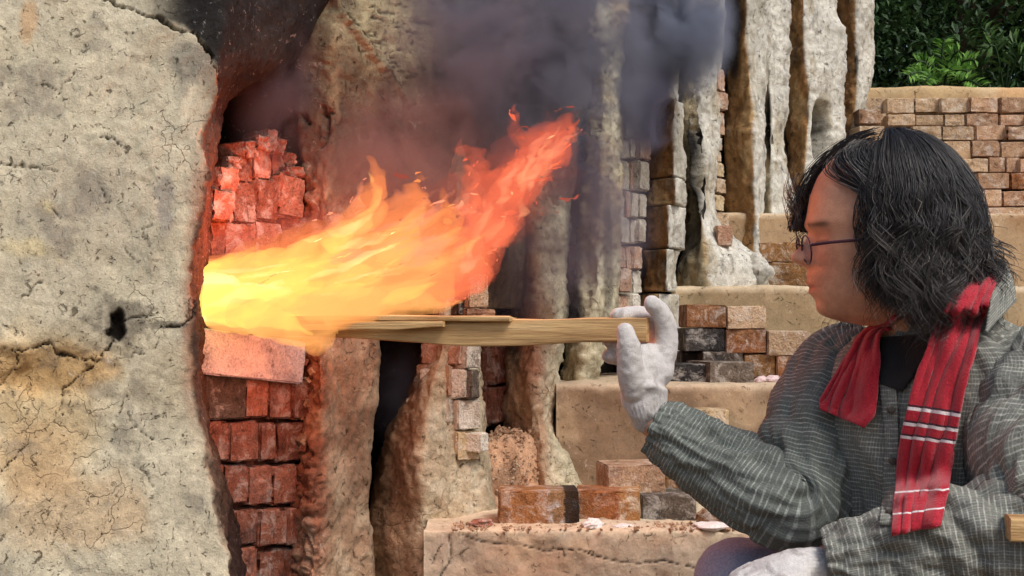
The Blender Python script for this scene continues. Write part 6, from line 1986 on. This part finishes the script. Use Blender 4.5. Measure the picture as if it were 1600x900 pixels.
tree('leafy_tree', (3.9, 7.6, gz_at(7.6)), 2.6, 0.9, 15000, 0.055, 'leaf_dark', 3, 'dark leafy tree at the right edge of the picture', GT)
for k, (x, y, lab) in enumerate([(0.9, 9.4, 'broad dark tree deep behind the kiln end'), (2.4, 9.6, 'broad dark tree in the deep shade at the back'), (3.9, 9.5, 'broad dark tree far back behind the right shrubs'), (5.6, 9.0, 'broad dark tree beyond the right edge')]):
    t = tree('leafy_tree', (x, y, gz_at(y)), 4.2, 1.3, 15000, 0.10, 'leaf_dark', 10 + k, lab, GT)
# far thicket closing the view
r = np.random.default_rng(77)
n = 26000
c = np.stack([r.uniform(-4, 12, n), r.uniform(11, 13.5, n), 1.4 + 5.5 * r.random(n) ** 1.2], -1)
v, T, cl = leaves(c, r.normal(size=(n, 3)) + np.array([0, -0.6, 0]), 0.22 * (0.6 + 0.8 * r.random(n)), np.clip(0.2 + 0.3 * r.normal(size=n), 0, 1), 0.6)
link('thicket', make_mesh('thicket', v, None, T, col=np.repeat(cl[:, None], 3, 1), smooth=False), M['leaf_dark'], kind='stuff', label='dense dark thicket far behind the kiln')
def frond_plant(name, base, fronds, mat, label, group):
    t = empty(name, base, label=label, cat='plant', group=group)
    bx = np.array(base)
    for (tip, sag, npair, ls) in fronds:
        tip = np.array(tip) - bx
        mid = tip * 0.5 + np.array([0, 0, sag])
        pth = catmull([np.zeros(3), mid, tip], 40)
        s = Soup(); s.tube(pth[::5], [.005] * 8, ns=6)
        v, q, tr = s.out()
        f = link('frond', make_mesh('frond', v, q, tr), M['leaf_mid'], parent=t)
        cs, ds, sz = [], [], []
        tg = np.gradient(pth, axis=0); tg /= np.linalg.norm(tg, axis=1, keepdims=True)
        view = np.array([-0.25, -1, 0.35])
        for k in range(npair):
            u = 0.35 + 0.65 * k / npair
            i = min(39, int(u * 39))
            sd = np.cross(tg[i], view); sd /= np.linalg.norm(sd)
            for sg in (-1, 1):
                cs.append(pth[i]); ds.append(sd * sg + tg[i] * 0.45 + rng.normal(size=3) * 0.12)
                sz.append(ls * (1.0 - 0.55 * abs(u - 0.6)))
        v, T, cl = leaves(np.array(cs), np.array(ds), np.array(sz), np.clip(0.5 + 0.25 * rng.normal(size=len(cs)), 0, 1), 0.30)
        link('leaflets', make_mesh('leaflets', v, None, T, col=np.repeat(cl[:, None], 3, 1), smooth=False), M[mat], parent=f)
    return t
FD = 6.1
def fr(px, py, d, sag=0.09, npair=15, ls=0.062):
    return (P(px, py, d), sag, npair, ls)
frond_plant('fern_plant', tuple(P(1470, 175, FD)), [fr(1418, 118, 5.95), fr(1432, 95, 6.1), fr(1475, 62, 6.1), fr(1500, 78, 6.0), fr(1526, 92, 5.95), fr(1540, 138, 5.9), fr(1515, 112, 5.9), fr(1445, 128, 5.9), fr(1490, 110, 5.85)], 'leaf_bright', 'bright green plant with feathery fronds just above the terrace wall', GT)
frond_plant('fern_plant', tuple(P(1570, 150, 6.6)), [fr(1545, 70, 6.6, 0.1, 9, 0.10), fr(1590, 65, 6.6, 0.1, 9, 0.10), fr(1610, 90, 6.5, 0.1, 9, 0.10), fr(1530, 40, 6.7, 0.1, 9, 0.10)], 'leaf_mid', 'darker plant with broad leaflets near the right edge behind the wall', GT)

# ================================================================== small litter on the steps
M['paper'] = cloth_mat('white scrap', lin(214, 206, 200), lin(226, 220, 216), rough=0.7)[0]
M['shell'] = cloth_mat('pinkish stone', lin(196, 172, 172), lin(214, 196, 196), rough=0.7)[0]
def pebble(px, d, k, w, h, mat, name, seed, label, cat, group=None, dy=0.0):
    z = step_top(k)
    x = P(px, 0, d)[0]
    u, v = np.meshgrid(np.linspace(0, 2 * math.pi, 18, endpoint=False), np.linspace(0.05, math.pi - 0.05, 10))
    nn = np.stack([np.cos(u) * np.sin(v), np.sin(u) * np.sin(v), -np.cos(v)], -1)
    V = nn * np.array([w / 2, w / 2.6, h / 2]) * (1 + 0.55 * fbm(nn * 1.7 + seed, 3, seed))[..., None]
    s = Soup(); s.grid(V)
    vv, q, t = s.out()
    o = link(name, make_mesh(name, vv, q, t, smooth=False), M[mat], label=label, cat=cat, group=group)
    o.location = (x, d, z + h * 0.42 + dy)
    return o
GP = 'pale scraps on the lowest step'
pebble(925, 2.44, 1, 0.040, 0.020, 'paper', 'scrap', 1, 'crumpled white scrap in front of the cream-ended brick', 'scrap', GP)
pebble(972, 2.44, 1, 0.045, 0.010, 'paper', 'scrap', 2, 'flat white scrap at the step edge, right of the crumpled one', 'scrap', GP)
pebble(1110, 2.43, 1, 0.070, 0.014, 'paper', 'scrap', 3, 'long translucent scrap on the step under the forearm', 'scrap', GP)
pebble(1135, 2.46, 1, 0.03, 0.022, 'paper', 'scrap', 4, 'small upright pale scrap on the step left of the elbow', 'scrap', GP)
pebble(942, 2.62, 1, 0.022, 0.026, 'paper', 'scrap', 5, 'tiny grey white stone left of the topmost loose brick', 'scrap', GP)
pebble(1105, 2.47, 1, 0.05, 0.035, 'brick_ochre', 'stone', 6, 'ochre stone on the step under the forearm', 'stone')
pebble(752, 2.46, 1, 0.045, 0.018, 'brick_red', 'stone', 7, 'small red brick chip left of the burnt-ended brick', 'stone')
GS = 'pinkish stones beside the brick pile'
pebble(1188, 2.92, 2, 0.028, 0.018, 'shell', 'stone', 11, 'pinkish white stone beside the brick pile, leftmost of three', 'stone', GS)
pebble(1206, 2.92, 2, 0.032, 0.020, 'shell', 'stone', 12, 'pinkish white stone beside the brick pile, middle of three', 'stone', GS)
pebble(1228, 2.92, 2, 0.038, 0.022, 'shell', 'stone', 13, 'pinkish white stone beside the brick pile, rightmost of three', 'stone', GS)
